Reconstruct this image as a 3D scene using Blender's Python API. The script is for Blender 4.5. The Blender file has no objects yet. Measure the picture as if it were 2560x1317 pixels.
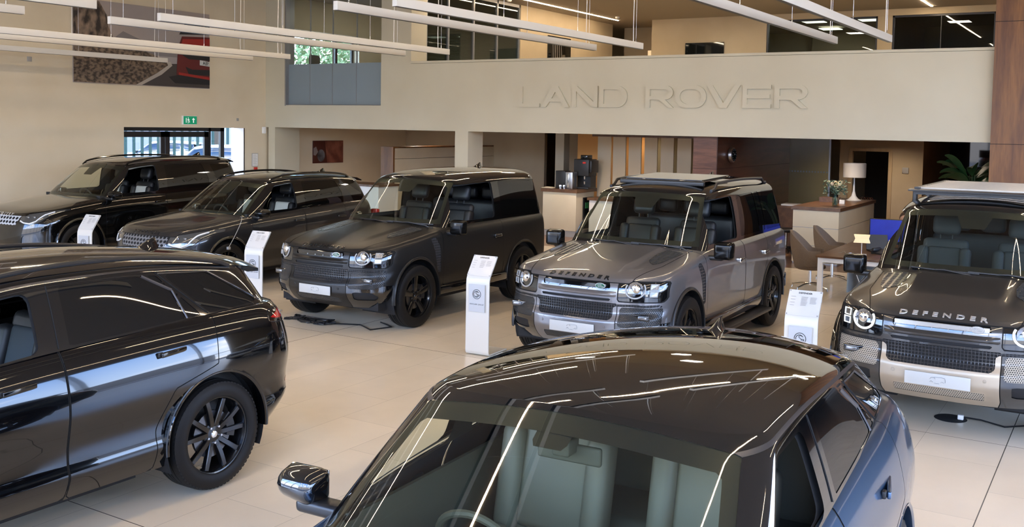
import bpy, bmesh, math, random
import numpy as np
from mathutils import Vector, Matrix
from mathutils.bvhtree import BVHTree
random.seed(7)
PI=math.pi
scene=bpy.context.scene
C=scene.collection
# ------------------------------------------------------------ camera
W_PX,H_PX=2560,1317
F_PX=2489.0; CY_PX=456.0
_p,_r,_y=math.radians(3.3),math.radians(0.97),math.radians(31.9)
_f=Vector((-math.sin(_y)*math.cos(_p),math.cos(_y)*math.cos(_p),-math.sin(_p)))
_ri=Vector((math.cos(_y),math.sin(_y),0)); _up=_ri.cross(_f)
_R=math.cos(_r)*_ri+math.sin(_r)*_up; _U=-math.sin(_r)*_ri+math.cos(_r)*_up
cam=bpy.data.cameras.new('camera'); cam_ob=bpy.data.objects.new('camera',cam); C.objects.link(cam_ob)
cam.sensor_fit='HORIZONTAL'; cam.sensor_width=36; cam.lens=F_PX/W_PX*36
cam.shift_y=(CY_PX-H_PX/2)/W_PX
cam.clip_end=400
cam_ob.matrix_world=Matrix(((_R.x,_U.x,-_f.x,0),(_R.y,_U.y,-_f.y,0),(_R.z,_U.z,-_f.z,2.6),(0,0,0,1)))
scene.camera=cam_ob
scene.view_settings.view_transform='Standard'; scene.view_settings.look='None'
scene.view_settings.gamma=1; scene.view_settings.use_curve_mapping=False
scene.view_settings.exposure=2.4
scene.cycles.max_bounces=8; scene.cycles.diffuse_bounces=4; scene.cycles.glossy_bounces=4
scene.cycles.transparent_max_bounces=12; scene.cycles.caustics_reflective=False; scene.cycles.caustics_refractive=False
scene.cycles.sample_clamp_indirect=6
scene.cycles.use_denoising=True
# ------------------------------------------------------------ sky
world=bpy.data.worlds.new('sky'); scene.world=world; world.use_nodes=True
wn=world.node_tree; bgn=wn.nodes['Background']
_tc=wn.nodes.new('ShaderNodeTexCoord'); _sp=wn.nodes.new('ShaderNodeSeparateXYZ'); wn.links.new(_tc.outputs['Generated'],_sp.inputs[0])
_cr=wn.nodes.new('ShaderNodeValToRGB'); _e=_cr.color_ramp.elements; _e[0].position=0.0; _e[0].color=(.72,.78,.88,1); _e[1].position=.75; _e[1].color=(.06,.17,.52,1)
_k=_e.new(.12); _k.color=(.44,.60,.90,1); _k=_e.new(.35); _k.color=(.15,.34,.80,1); wn.links.new(_sp.outputs[2],_cr.inputs[0])
_mp=wn.nodes.new('ShaderNodeMapping'); _mp.inputs['Scale'].default_value=(1,1,3.5); wn.links.new(_tc.outputs['Generated'],_mp.inputs[0])
_nz=wn.nodes.new('ShaderNodeTexNoise'); _nz.inputs['Scale'].default_value=3.2; _nz.inputs['Detail'].default_value=7; wn.links.new(_mp.outputs[0],_nz.inputs[0])
_c2=wn.nodes.new('ShaderNodeValToRGB'); _c2.color_ramp.elements[0].position=.48; _c2.color_ramp.elements[0].color=(0,0,0,1); _c2.color_ramp.elements[1].position=.68; wn.links.new(_nz.outputs[0],_c2.inputs[0])
_mx=wn.nodes.new('ShaderNodeMix'); _mx.data_type='RGBA'; wn.links.new(_c2.outputs[0],_mx.inputs[0]); wn.links.new(_cr.outputs[0],_mx.inputs[6]); _mx.inputs[7].default_value=(1.15,1.15,1.15,1)
wn.links.new(_mx.outputs[2],bgn.inputs[0]); bgn.inputs[1].default_value=3.0
sun=bpy.data.lights.new('sun','SUN'); sun.energy=2.6; sun.angle=.01; sun.color=(1,.95,.88); sun_ob=bpy.data.objects.new('sun',sun); C.objects.link(sun_ob); sun_ob.rotation_euler=(math.radians(-42),0,math.radians(22))
# ------------------------------------------------------------ light
def area(name,loc,rot,sx,sy,power,col=(1,1,1),portal=False):
    l=bpy.data.lights.new(name,'AREA'); l.shape='RECTANGLE'; l.size=sx; l.size_y=sy; l.energy=power; l.color=col
    o=bpy.data.objects.new(name,l); C.objects.link(o); o.location=loc; o.rotation_euler=rot
    if portal: l.cycles.is_portal=True
    return o
# daylight openings of the glazed facades (sampling portals only, they give no light of their own)
area('sky_portal',(-5,-3.6,2.7),(PI/2,0,0),28,5.0,1,portal=True)
area('sky_portal',(8.6,7,2.7),(PI/2,0,PI/2),21,5.0,1,portal=True)
# recessed warm LED strips of the showroom ceiling
STRIPS=[(x,a,b) for x in (-13.62,-9.1,-4.6,-.1,4.4) for a,b in ((.3,7.0),(8.6,16.2))]
CEIL=6.0
def downspot(x,y,z,p,col=(1,.80,.60)):
    l=bpy.data.lights.new('downlight','SPOT'); l.energy=p; l.color=col; l.spot_size=math.radians(150); l.spot_blend=.9; l.shadow_soft_size=.07
    o=bpy.data.objects.new('downlight',l); C.objects.link(o); o.location=(x,y,z); return o
# warm recessed downlights under the balcony, then area lamps added to fill upstairs
for _x,_y,_p in((-16.5,21.5,34),(-13.5,20.5,30),(-10.5,19.6,36),(-10.2,22.1,9),(-5.2,20.4,36),(-5.8,25.5,22),(-5.5,27.2,34),(-3.0,20.5,18)): downspot(_x,_y,2.60,_p)
for _x,_y,_p in((-12,22,9),(-8,22,9),(-4.5,24.5,8),(-10,26,9),(-16.5,21.5,6),(-7.5,31,12)): area('upstairs_fill',(_x,_y,5.86),(0,0,0),.6,.6,_p,(1,.90,.76))
# ------------------------------------------------------------ materials
def mat(name,col,rough=.5,metal=0.,spec=.5,coat=0.,emis=None,es=0.,alpha=1.):
    m=bpy.data.materials.new(name); m.use_nodes=True; b=m.node_tree.nodes['Principled BSDF']
    b.inputs['Base Color'].default_value=(*col,1); b.inputs['Roughness'].default_value=rough
    b.inputs['Metallic'].default_value=metal; b.inputs['Specular IOR Level'].default_value=spec
    b.inputs['Coat Weight'].default_value=coat; b.inputs['Coat Roughness'].default_value=.02
    if emis: b.inputs['Emission Color'].default_value=(*emis,1); b.inputs['Emission Strength'].default_value=es
    return m
def nt(m): return m.node_tree.nodes,m.node_tree.links,m.node_tree.nodes['Principled BSDF']
def s2l(*c):
    return tuple((v/255/12.92 if v/255<=.04045 else ((v/255+.055)/1.055)**2.4) for v in c)
def noise_var(m,col1,col2,scale,stretch=(1,1,1),detail=6,bump=0,dist=.01,coords='Object',lo=.35,hi=.65):
    n,l,b=nt(m)
    tc=n.new('ShaderNodeTexCoord'); mp=n.new('ShaderNodeMapping'); mp.inputs['Scale'].default_value=stretch
    nz=n.new('ShaderNodeTexNoise'); nz.inputs['Scale'].default_value=scale; nz.inputs['Detail'].default_value=detail
    cr=n.new('ShaderNodeValToRGB'); cr.color_ramp.elements[0].color=(*col1,1); cr.color_ramp.elements[1].color=(*col2,1)
    cr.color_ramp.elements[0].position=lo; cr.color_ramp.elements[1].position=hi
    l.new(tc.outputs[coords],mp.inputs[0]); l.new(mp.outputs[0],nz.inputs[0]); l.new(nz.outputs[0],cr.inputs[0]); l.new(cr.outputs[0],b.inputs['Base Color'])
    if bump:
        bp=n.new('ShaderNodeBump'); bp.inputs['Strength'].default_value=bump; bp.inputs['Distance'].default_value=dist
        l.new(nz.outputs[0],bp.inputs['Height']); l.new(bp.outputs[0],b.inputs['Normal'])
    return m
def wood(name,c1,c2,stretch,rough=.4):
    m=mat(name,c1,rough); n,l,b=nt(m)
    tc=n.new('ShaderNodeTexCoord'); mp=n.new('ShaderNodeMapping'); mp.inputs['Scale'].default_value=stretch
    nz=n.new('ShaderNodeTexNoise'); nz.inputs['Scale'].default_value=2.2; nz.inputs['Detail'].default_value=8; nz.inputs['Distortion'].default_value=.6
    n2=n.new('ShaderNodeTexNoise'); n2.inputs['Scale'].default_value=14; n2.inputs['Detail'].default_value=4
    ad=n.new('ShaderNodeMath'); ad.operation='MULTIPLY_ADD'; ad.inputs[1].default_value=.35
    cr=n.new('ShaderNodeValToRGB'); e=cr.color_ramp.elements; e[0].color=(*c1,1); e[1].color=(*c2,1); e[0].position=.5; e[1].position=.85
    l.new(tc.outputs['Object'],mp.inputs[0]); l.new(mp.outputs[0],nz.inputs[0]); l.new(mp.outputs[0],n2.inputs[0])
    l.new(n2.outputs[0],ad.inputs[0]); l.new(nz.outputs[0],ad.inputs[2]); l.new(ad.outputs[0],cr.inputs[0]); l.new(cr.outputs[0],b.inputs['Base Color'])
    return m
M={}
M['wall']=noise_var(mat('wall_plaster',s2l(205,195,178),.75),s2l(212,198,170),s2l(217,204,178),1.2)
M['fascia']=noise_var(mat('fascia_paint',s2l(222,216,204),.5),s2l(194,187,165),s2l(199,193,172),.8)
M['warmwall']=noise_var(mat('warm_wall_paint',s2l(190,172,142),.7),s2l(182,165,136),s2l(192,176,148),1.0)
M['ceiling']=mat('ceiling_paint',s2l(150,138,124),.85)
M['ceil2']=mat('mezzanine_ceiling_paint',s2l(158,148,136),.85)
M['white']=mat('white_laminate',s2l(232,230,226),.35)
M['cream']=noise_var(mat('cream_panel',s2l(215,205,188),.35),s2l(207,193,164),s2l(212,200,172),2)
M['walnut_v']=wood('walnut_vertical',s2l(92,54,26),s2l(130,86,42),(3.2,3.2,.32),.4)
M['walnut_h']=wood('walnut_horizontal',s2l(84,48,30),s2l(122,78,54),(.5,.5,4.5),.4)
M['walnut_t']=wood('walnut_top',s2l(80,54,36),s2l(112,80,54),(3,.6,3),.35)
M['blackframe']=mat('black_aluminium',(.012,.012,.014),.35)
M['black']=mat('black_plastic',(.012,.012,.013),.4)
M['softblack']=mat('soft_black',(.006,.006,.007),.8)
M['chrome']=mat('chrome',(.8,.8,.8),.12,1)
M['steel']=mat('brushed_steel',(.55,.55,.56),.3,1)
M['grey']=mat('grey_metal',(.3,.3,.31),.35,.6)
M['lightgrey']=mat('light_grey_lamp_housing',s2l(206,202,193),.4)
M['led']=mat('warm_led',(1,.6,.3),.5,emis=(1.0,.78,.52),es=14)
M['ledwhite']=mat('white_led_panel',(1,1,1),.5,emis=(1,.9,.75),es=1.2)
def glass(name,tint=(.92,.97,.95),refl=1.45,rough=0.0,base=0.0):
    m=bpy.data.materials.new(name); m.use_nodes=True; n=m.node_tree.nodes; l=m.node_tree.links; n.clear()
    o=n.new('ShaderNodeOutputMaterial'); t=n.new('ShaderNodeBsdfTransparent'); g=n.new('ShaderNodeBsdfGlossy'); fr=n.new('ShaderNodeFresnel'); mx=n.new('ShaderNodeMixShader')
    t.inputs[0].default_value=(*tint,1); g.inputs['Roughness'].default_value=rough; g.inputs[0].default_value=(1,1,1,1); ge=n.new('ShaderNodeNewGeometry'); mi=n.new('ShaderNodeMix'); l.new(ge.outputs['Backfacing'],mi.inputs[0]); mi.inputs[2].default_value=refl; mi.inputs[3].default_value=1/refl; l.new(mi.outputs[0],fr.inputs[0])
    l.new(fr.outputs[0],mx.inputs[0]); l.new(t.outputs[0],mx.inputs[1]); l.new(g.outputs[0],mx.inputs[2])
    l.new(mx.outputs[0],o.inputs[0]); return m
M['glass']=glass('clear_glass',(.93,.96,.94))
M['screenglass']=glass('windscreen_glass',(.76,.82,.72),1.55)
M['smokeglass']=glass('smoked_glass',(.45,.5,.48),1.5)
M['frost']=mat('frosted_glass',s2l(110,122,130),.35)
M['blackglass']=mat('black_glass',(.006,.007,.007),.03,0,.6)
# floor: 0.63 x 1.27 m porcelain tiles in running bond, darker movement joints
def floor_mat():
    m=mat('porcelain_floor',s2l(200,188,172),.22,0,.5); n,l,b=nt(m)
    tc=n.new('ShaderNodeTexCoord'); sx=n.new('ShaderNodeSeparateXYZ'); l.new(tc.outputs['Object'],sx.inputs[0])
    def M1(op,a,bb=None,c=None):
        q=n.new('ShaderNodeMath'); q.operation=op
        for i,v in enumerate((a,bb,c)):
            if v is None: continue
            if isinstance(v,(int,float)): q.inputs[i].default_value=v
            else: l.new(v,q.inputs[i])
        return q.outputs[0]
    tw,tl=.63,1.27
    u=M1('DIVIDE',M1('ADD',sx.outputs[0],8.345+63),tw); col=M1('FLOOR',u); fu=M1('FRACT',u)
    par=M1('FRACT',M1('MULTIPLY',col,.5))      # 0 or .5
    v=M1('ADD',M1('DIVIDE',M1('ADD',sx.outputs[1],-9.135+63.5),tl),par); fv=M1('FRACT',v)
    def line(f,sz,w): # distance to integer edge
        d=M1('MULTIPLY',M1('MINIMUM',f,M1('SUBTRACT',1,f)),sz); return M1('LESS_THAN',d,w)
    j=M1('MAXIMUM',line(fu,tw,.0016),line(fv,tl,.0016))
    U=M1('FRACT',M1('DIVIDE',M1('ADD',sx.outputs[0],8.345+75.6),7.56)); V=M1('FRACT',M1('DIVIDE',M1('ADD',sx.outputs[1],-9.135+50.8),5.08))
    J=M1('MAXIMUM',line(U,7.56,.0038),line(V,5.08,.0038))
    wn_=n.new('ShaderNodeTexWhiteNoise'); wn_.noise_dimensions='2D'; cb=n.new('ShaderNodeCombineXYZ'); l.new(col,cb.inputs[0]); l.new(M1('FLOOR',v),cb.inputs[1]); l.new(cb.outputs[0],wn_.inputs[0])
    nz=n.new('ShaderNodeTexNoise'); nz.inputs['Scale'].default_value=3; nz.inputs['Detail'].default_value=8; l.new(tc.outputs['Object'],nz.inputs[0])
    k=M1('ADD',M1('MULTIPLY',wn_.outputs[0],.06),M1('MULTIPLY',nz.outputs[0],.10)); k=M1('ADD',k,.90)
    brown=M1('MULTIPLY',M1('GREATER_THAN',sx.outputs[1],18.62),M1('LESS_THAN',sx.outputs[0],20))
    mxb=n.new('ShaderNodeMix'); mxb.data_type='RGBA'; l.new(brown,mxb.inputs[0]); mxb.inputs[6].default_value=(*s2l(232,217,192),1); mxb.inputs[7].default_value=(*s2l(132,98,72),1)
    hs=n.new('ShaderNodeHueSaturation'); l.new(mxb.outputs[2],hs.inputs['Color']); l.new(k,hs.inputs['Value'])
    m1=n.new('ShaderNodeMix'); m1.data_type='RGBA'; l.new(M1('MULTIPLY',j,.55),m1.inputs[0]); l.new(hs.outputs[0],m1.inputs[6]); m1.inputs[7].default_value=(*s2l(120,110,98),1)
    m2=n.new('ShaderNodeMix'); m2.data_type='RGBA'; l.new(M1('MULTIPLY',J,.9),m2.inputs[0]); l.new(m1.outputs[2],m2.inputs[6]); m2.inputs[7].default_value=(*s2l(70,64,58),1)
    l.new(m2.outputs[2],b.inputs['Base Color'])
    ro=M1('ADD',M1('MULTIPLY',nz.outputs[0],.08),.20); l.new(ro,b.inputs['Roughness'])
    return m
M['floor']=floor_mat()
M['frostfilm']=mat('frosted_film',s2l(128,142,150),.5)
M['blind']=mat('aluminium_blind',s2l(150,138,118),.5,.3)
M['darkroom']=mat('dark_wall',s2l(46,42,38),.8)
M['amberlit']=mat('amber_lit_wall',s2l(214,160,92),.7)  # warm light on the wall behind the slats, put into its colour
M['olivewall']=mat('olive_wall',s2l(150,138,104),.7)
M['paleoak']=wood('pale_oak',s2l(172,148,112),s2l(186,164,130),(3,3,.3),.5)
# ------------------------------------------------------------ mesh helpers
def link(o,parent=None):
    C.objects.link(o)
    if parent: o.parent=parent
    return o
def mesh_obj(name,verts,faces,m,parent=None,smooth=False,normals=None,mats=None,fm=None):
    me=bpy.data.meshes.new(name); me.from_pydata([tuple(v) for v in verts],[],[tuple(f) for f in faces])
    for mm in (mats or [m]): me.materials.append(mm)
    if fm is not None: me.polygons.foreach_set('material_index',fm)
    if smooth: me.polygons.foreach_set('use_smooth',[True]*len(me.polygons))
    if normals is not None: me.normals_split_custom_set_from_vertices([tuple(x) for x in normals])
    me.update(); o=bpy.data.objects.new(name,me); return link(o,parent)
class B:
    """collects shapes in one mesh"""
    def __init__(s): s.v=[]; s.f=[]
    def add(s,v,f,T=None):
        k=len(s.v)
        if T is not None: v=[T@Vector(p) for p in v]
        s.v+= [tuple(p) for p in v]; s.f+=[tuple(i+k for i in q) for q in f]; return s
    def box(s,x0,x1,y0,y1,z0,z1,T=None,bev=0):
        if bev<=0:
            v=[(x,y,z) for x in (x0,x1) for y in (y0,y1) for z in (z0,z1)]
            f=[(0,1,3,2),(4,6,7,5),(0,4,5,1),(2,3,7,6),(0,2,6,4),(1,5,7,3)]
            return s.add(v,f,T)
        bm=bmesh.new(); bmesh.ops.create_cube(bm,size=1)
        for p in bm.verts: p.co=((x0+x1)/2+p.co.x*(x1-x0),(y0+y1)/2+p.co.y*(y1-y0),(z0+z1)/2+p.co.z*(z1-z0))
        bmesh.ops.bevel(bm,geom=bm.edges[:],offset=bev,segments=3,profile=.5,affect='EDGES')
        return s.bm(bm,T)
    def bm(s,bm,T=None):
        bm.verts.index_update(); s.add([p.co.copy() for p in bm.verts],[[p.index for p in f.verts] for f in bm.faces],T); bm.free(); return s
    def cyl(s,p0,p1,r0,r1=None,n=20,cap=True):
        r1=r0 if r1 is None else r1; p0=Vector(p0); p1=Vector(p1); d=(p1-p0).normalized(); a=d.orthogonal().normalized(); b=d.cross(a)
        v=[p0+(a*math.cos(2*PI*i/n)+b*math.sin(2*PI*i/n))*r0 for i in range(n)]+[p1+(a*math.cos(2*PI*i/n)+b*math.sin(2*PI*i/n))*r1 for i in range(n)]
        f=[(i,(i+1)%n,n+(i+1)%n,n+i) for i in range(n)]
        if cap: f+=[tuple(range(n-1,-1,-1)),tuple(range(n,2*n))]
        return s.add(v,f)
    def tube(s,pts,r,n=8,closed=False,taper=None):
        pts=[Vector(p) for p in pts]; N=len(pts); v=[]; up=None
        for i,p in enumerate(pts):
            if closed: d=pts[(i+1)%N]-pts[i-1]
            else: d=pts[min(i+1,N-1)]-pts[max(i-1,0)]
            d.normalize()
            if up is None: up=d.orthogonal().normalized()
            a=(up-d*up.dot(d)).normalized(); up=a; b=d.cross(a); rr=r if taper is None else r*taper[i]
            v+=[p+(a*math.cos(2*PI*k/n)+b*math.sin(2*PI*k/n))*rr for k in range(n)]
        f=[]
        for i in range(N if closed else N-1):
            for k in range(n): f.append((i*n+k,i*n+(k+1)%n,((i+1)%N)*n+(k+1)%n,((i+1)%N)*n+k))
        if not closed: f+=[tuple(range(n-1,-1,-1)),tuple((N-1)*n+k for k in range(n))]
        return s.add(v,f)
    def lathe(s,prof,n=32,T=None,axis='z',closed=False):
        v=[];m=len(prof)
        for i in range(n):
            a=2*PI*i/n
            for r,h in prof:
                v.append((r*math.cos(a),r*math.sin(a),h) if axis=='z' else (r*math.cos(a),h,r*math.sin(a)))
        f=[]
        for i in range(n):
            for k in range(m if closed else m-1):
                k2=(k+1)%m; q=(i*m+k,((i+1)%n)*m+k,((i+1)%n)*m+k2,i*m+k2)
                f.append(q if axis=='z' else q[::-1])
        return s.add(v,f,T)
    def prism(s,poly,h0,h1,axis='z'):
        n=len(poly)
        def P(p,h): return (p[0],p[1],h) if axis=='z' else ((h,p[0],p[1]) if axis=='x' else (p[0],h,p[1]))
        v=[P(p,h0) for p in poly]+[P(p,h1) for p in poly]
        f=[tuple(range(n-1,-1,-1)),tuple(range(n,2*n))]+[(i,(i+1)%n,n+(i+1)%n,n+i) for i in range(n)]
        return s.add(v,f)
    def build(s,name,m,parent=None,smooth=False,loc=None,angle=35):
        me=bpy.data.meshes.new(name); me.from_pydata(s.v,[],s.f); me.materials.append(m)
        bm=bmesh.new(); bm.from_mesh(me); bmesh.ops.recalc_face_normals(bm,faces=bm.faces[:]); 
        if smooth:
            for f in bm.faces: f.smooth=True
            for e in bm.edges:
                if len(e.link_faces)==2 and e.calc_face_angle(0)>math.radians(angle): e.smooth=False
        bm.to_mesh(me); bm.free(); me.update()
        o=bpy.data.objects.new(name,me); link(o,parent)
        if loc: o.location=loc
        return o
def bx(name,x0,x1,y0,y1,z0,z1,m,parent=None,bev=0):
    return B().box(x0,x1,y0,y1,z0,z1,bev=bev).build(name,m,parent,smooth=bev>0)
def struct(o): o['kind']='structure'; return o
def tag(o,label,cat,group=None):
    o['label']=label; o['category']=cat
    if group: o['group']=group
    return o
def thing(name,label,cat,loc=(0,0,0),rz=0,group=None):
    o=bpy.data.objects.new(name,None); o.empty_display_size=.2; link(o); o.location=loc; o.rotation_euler=(0,0,rz)
    return tag(o,label,cat,group)
def text_mesh(body,size,depth=.004,xs=1.0,bold=.0,align='CENTER',space=1.0):
    cu=bpy.data.curves.new('lettering','FONT'); cu.body=body; cu.size=size; cu.extrude=depth/2; cu.align_x=align; cu.align_y='CENTER'; cu.offset=bold; cu.space_character=space; cu.resolution_u=3
    o=bpy.data.objects.new('lettering',cu); C.objects.link(o); dg=bpy.context.evaluated_depsgraph_get()
    me=bpy.data.meshes.new_from_object(o.evaluated_get(dg)); v=[(p.co.x*xs,p.co.y,p.co.z) for p in me.vertices]; f=[tuple(p.vertices) for p in me.polygons]
    bpy.data.objects.remove(o); bpy.data.curves.remove(cu); bpy.data.meshes.remove(me)
    return v,f
M['grey_plate']=mat('satin_grey_plate',s2l(170,168,164),.4,.2)
M['exitgreen']=mat('exit_sign_green',s2l(0,120,80),.4,emis=(0,.25,.12),es=.10); M['exitwhite']=mat('exit_sign_white',s2l(235,240,235),.4,emis=(1,1,1),es=.06)
M['alarmred']=mat('alarm_red',s2l(190,40,30),.4)
M['cream2']=mat('pale_board',s2l(196,180,152),.5)
M['walnut_shaded']=wood('shaded_walnut_side',s2l(58,32,22),s2l(84,50,36),(.4,.4,4.2),.3)  # same walnut painted darker for the less lit face of the block
M['brownfab']=noise_var(mat('taupe_fabric',s2l(120,102,86),.85),s2l(114,98,83),s2l(120,104,89),60)
M['vaseglass']=glass('vase_glass',(.85,.93,.88)); M['rose']=mat('cream_rose',s2l(232,222,178),.6); M['rose2']=mat('pale_rose',s2l(225,205,170),.6)
M['leafgrey']=mat('eucalyptus_leaf',s2l(84,104,86),.6); M['shade']=mat('drum_lampshade',s2l(222,212,196),.5); M['shadewarm']=mat('glowing_paper_shade',s2l(240,214,170),.7,emis=(1,.75,.45),es=.10)
M['bluescreen']=noise_var(mat('blue_desktop',(0.0,.02,.5),.5,emis=(.02,.035,.5),es=.09),(.003,.008,.12),(.004,.02,.26),2)
M['standwhite']=mat('white_powder_coat',s2l(207,203,194),.3); M['plateclear']=mat('white_reading_plate',s2l(202,200,195),.2); M['sheetgrey']=mat('pale_grey_film',s2l(182,184,186),.4)
M['leafgreen']=mat('plant_leaf',(.012,.05,.014),.5); M['stemgreen']=mat('plant_stem',(.03,.06,.02),.6)
M['fencegreen']=mat('fence_green_paint',(.0,.035,.028),.6); M['bark']=mat('tree_bark',(.08,.06,.04),.9); M['foliage']=noise_var(mat('tree_foliage',(.10,.20,.05),.7),(.07,.12,.035),(.17,.23,.09),.8)
M['farbuild']=mat('pale_render',s2l(190,180,165),.8); M['farbuild2']=mat('grey_cladding',s2l(130,130,130),.8)
M['blueline']=mat('dark_chrome_strip',(.40,.42,.46),.12,1)
M['hex_silver']=None
# ------------------------------------------------------------ room shell
def S_(name,x0,x1,y0,y1,z0,z1,m): return struct(bx(name,x0,x1,y0,y1,z0,z1,M[m]))
FY=18.5
CEIL=5.87
S_('floor',-19.4,9.3,-4.2,34,-.2,0,'floor')
M['asphalt']=noise_var(mat('asphalt',s2l(150,150,150),.9),s2l(96,98,102),s2l(112,114,117),3)
S_('floor',-70,60,-70,80,-.32,-.205,'asphalt').name='floor_outside'
S_('ceiling',-19.4,9.3,-4.2,FY+.3,CEIL,CEIL+.2,'ceiling')
S_('ceiling',-19.4,9.3,FY+.3,34,CEIL,CEIL+.2,'ceil2')
S_('wall_left',-19.4,-19.05,-4.2,14.24,0,CEIL,'wall')
S_('wall_left',-19.4,-19.05,14.24,17.76,2.41,CEIL,'wall')
S_('wall_left',-19.4,-19.05,17.76,34,0,3.95,'wall')
S_('wall_left',-19.4,-19.05,17.76,19.32,3.95,CEIL,'wall')
S_('wall_left',-19.4,-19.05,22.15,34,3.95,CEIL,'wall')
S_('wall_left',-19.4,-19.05,19.32,22.15,5.05,CEIL,'wall')
S_('wall_back',-19.05,-18.35,FY,FY+.3,2.44,CEIL,'fascia')
S_('wall_back',-18.35,-15.23,FY,FY+.3,2.44,3.01,'fascia')
S_('wall_back',-18.35,-15.23,FY,FY+.3,5.75,CEIL,'fascia')
S_('wall_back',-15.23,-14.34,FY,FY+.3,2.44,CEIL,'fascia')
S_('wall_back',-14.34,-2.03,FY,FY+.3,2.44,3.985,'fascia')
S_('trim_1',-14.34,-2.03,FY-.015,FY+.32,3.99,4.04,'fascia')
S_('wall_back',-18.95,-18.72,FY+.01,FY+.9,0,2.44,'fascia')
S_('wall_back',-13.06,-12.70,FY+.002,FY+.6,0,2.44,'fascia').name='column'
S_('floor',-19.05,9.3,FY+.3,34,2.62,2.9,'warmwall').name='mezzanine_floor'
# window pane into the upper office, lower part frosted
w=B().box(-18.35,-15.23,FY+.12,FY+.13,3.01,5.75).build('window_1',M['glass']); struct(w)
fr=B().box(-18.35,-15.23,FY+.10,FY+.115,3.01,4.04).build('frosted_film',M['frostfilm'],w)
gl=B()
for x in(-17.6,-16.85,-16.08): gl.box(x-.006,x+.006,FY+.095,FY+.135,3.01,5.75)
gl.box(-18.35,-15.23,FY+.09,FY+.14,3.01,3.03); gl.build('pane_joint',M['grey'],w)
S_('trim_2',-18.37,-18.33,FY-.005,FY+.3,2.99,5.77,'grey'); 
# outside window of the upper office in the left wall
wf=B().box(-19.33,-19.27,19.32,19.40,3.95,5.05).box(-19.33,-19.27,21.38,21.47,3.95,5.05).box(-19.33,-19.27,19.32,22.15,4.98,5.05).box(-19.33,-19.27,19.32,22.15,3.95,4.0).box(-19.33,-19.27,22.07,22.15,3.95,5.05).build('window_2',M['blackframe']); struct(wf)
B().box(-19.305,-19.295,19.4,22.07,4.0,4.98).build('window_pane',M['glass'],wf)
# partition between office and landing, glazed wall with blinds along x=-14.34
S_('wall_partition',-14.50,-14.34,FY+.3,19.1,2.9,CEIL,'fascia').name='wall_landing'
S_('wall_partition',-14.50,-14.34,23.35,29.0,2.9,CEIL,'warmwall').name='wall_landing'
S_('wall_office',-18.9,-14.5,24.5,24.6,2.9,CEIL,'warmwall').name='wall_office'
gp=B(); 
for y in(19.1,20.0,21.1,22.2,23.31): gp.box(-14.46,-14.36,y,y+.05,2.9,CEIL)
gp.box(-14.46,-14.36,19.1,23.36,CEIL-.08,CEIL).box(-14.46,-14.36,19.1,23.36,5.02,5.06)
pw=struct(gp.build('window_3',M['grey'])); B().box(-14.40,-14.39,19.1,23.35,2.9,CEIL-.05).build('window_pane',M['smokeglass'],pw)
bl=B()
for i in range(95): bl.box(-14.475,-14.445,19.15,22.2,3.1+i*.028,3.103+i*.028)
tag(bl.build('venetian_blind',M['blind']),'slatted venetian blind drawn down behind the upstairs glass partition','blind')
# upstairs back wall
S_('wall_upstairs',-12.6,-9.05,28.2,28.4,2.9,CEIL,'warmwall'); S_('wall_upstairs',-14.5,-12.6,30.2,30.4,2.9,CEIL,'warmwall'); S_('wall_upstairs',-12.62,-12.6,28.2,30.2,2.9,CEIL,'warmwall')
S_('wall_upstairs',-6.0,-5.62,28.2,28.4,2.9,CEIL,'warmwall'); S_('wall_upstairs',-3.1,9.3,28.2,28.4,2.9,CEIL,'warmwall'); S_('trim_3',-9.05,-3.1,28.18,28.4,5.70,CEIL,'warmwall')
for n_,x0,x1,mm in((4,-9.05,-6.0,'smokeglass'),(5,-5.62,-3.1,'smokeglass')):
    q=B().box(x0,x0+.05,28.22,28.32,2.9,5.7).box(x1-.05,x1,28.22,28.32,2.9,5.7).box(x0,x1,28.22,28.32,5.65,5.7)
    if n_==5: q.box(-4.42,-4.40,28.25,28.3,2.9,5.7)
    q=struct(q.build('window_%d'%n_,M['blackframe'])); B().box(x0+.05,x1-.05,28.26,28.27,2.9,5.65).build('window_pane',M[mm],q)
S_('wall_upstairs',-9.2,-3,33.5,33.7,2.9,CEIL,'warmwall' )
S_('wall_upstairs',-5.75,-5.70,28.4,33.5,2.9,CEIL,'darkroom'); 
# ground floor back
S_('wall_ground',-19.05,-14.1,24.36,24.5,0,2.62,'warmwall'); S_('wall_ground',-13.35,-12.0,24.36,24.5,0,2.62,'warmwall'); S_('wall_ground',-12.1,-9.95,22.6,22.75,0,2.62,'amberlit'); S_('wall_ground',-9.95,-7.46,22.6,22.75,0,2.62,'olivewall'); S_('wall_ground',-14.1,-13.35,26.2,26.3,0,2.62,'olivewall')
S_('wall_ground',-6.95,-6.62,28.5,28.7,0,2.62,'warmwall'); S_('wall_ground',-5.62,-4.76,28.5,28.7,0,2.62,'warmwall'); S_('wall_ground',-6.62,-5.62,28.5,28.7,2.06,2.62,'warmwall'); S_('wall_ground',-4.80,-4.76,28.7,33,0,2.62,'warmwall')
S_('wall_ground',-6.9,-5.3,31.5,31.6,0,2.62,'darkroom')
S_('wall_ground',-4.76,9.3,33,33.2,0,2.62,'blackglass')
S_('wall_ground',-1.0,-.9,FY+.3,33,0,2.62,'darkroom')
df=B().box(-6.70,-6.60,28.46,28.499,0,2.04).box(-5.64,-5.54,28.46,28.499,0,2.04).box(-6.70,-5.54,28.46,28.499,2.042,2.13); struct(df.build('door_1',M['paleoak']))
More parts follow.
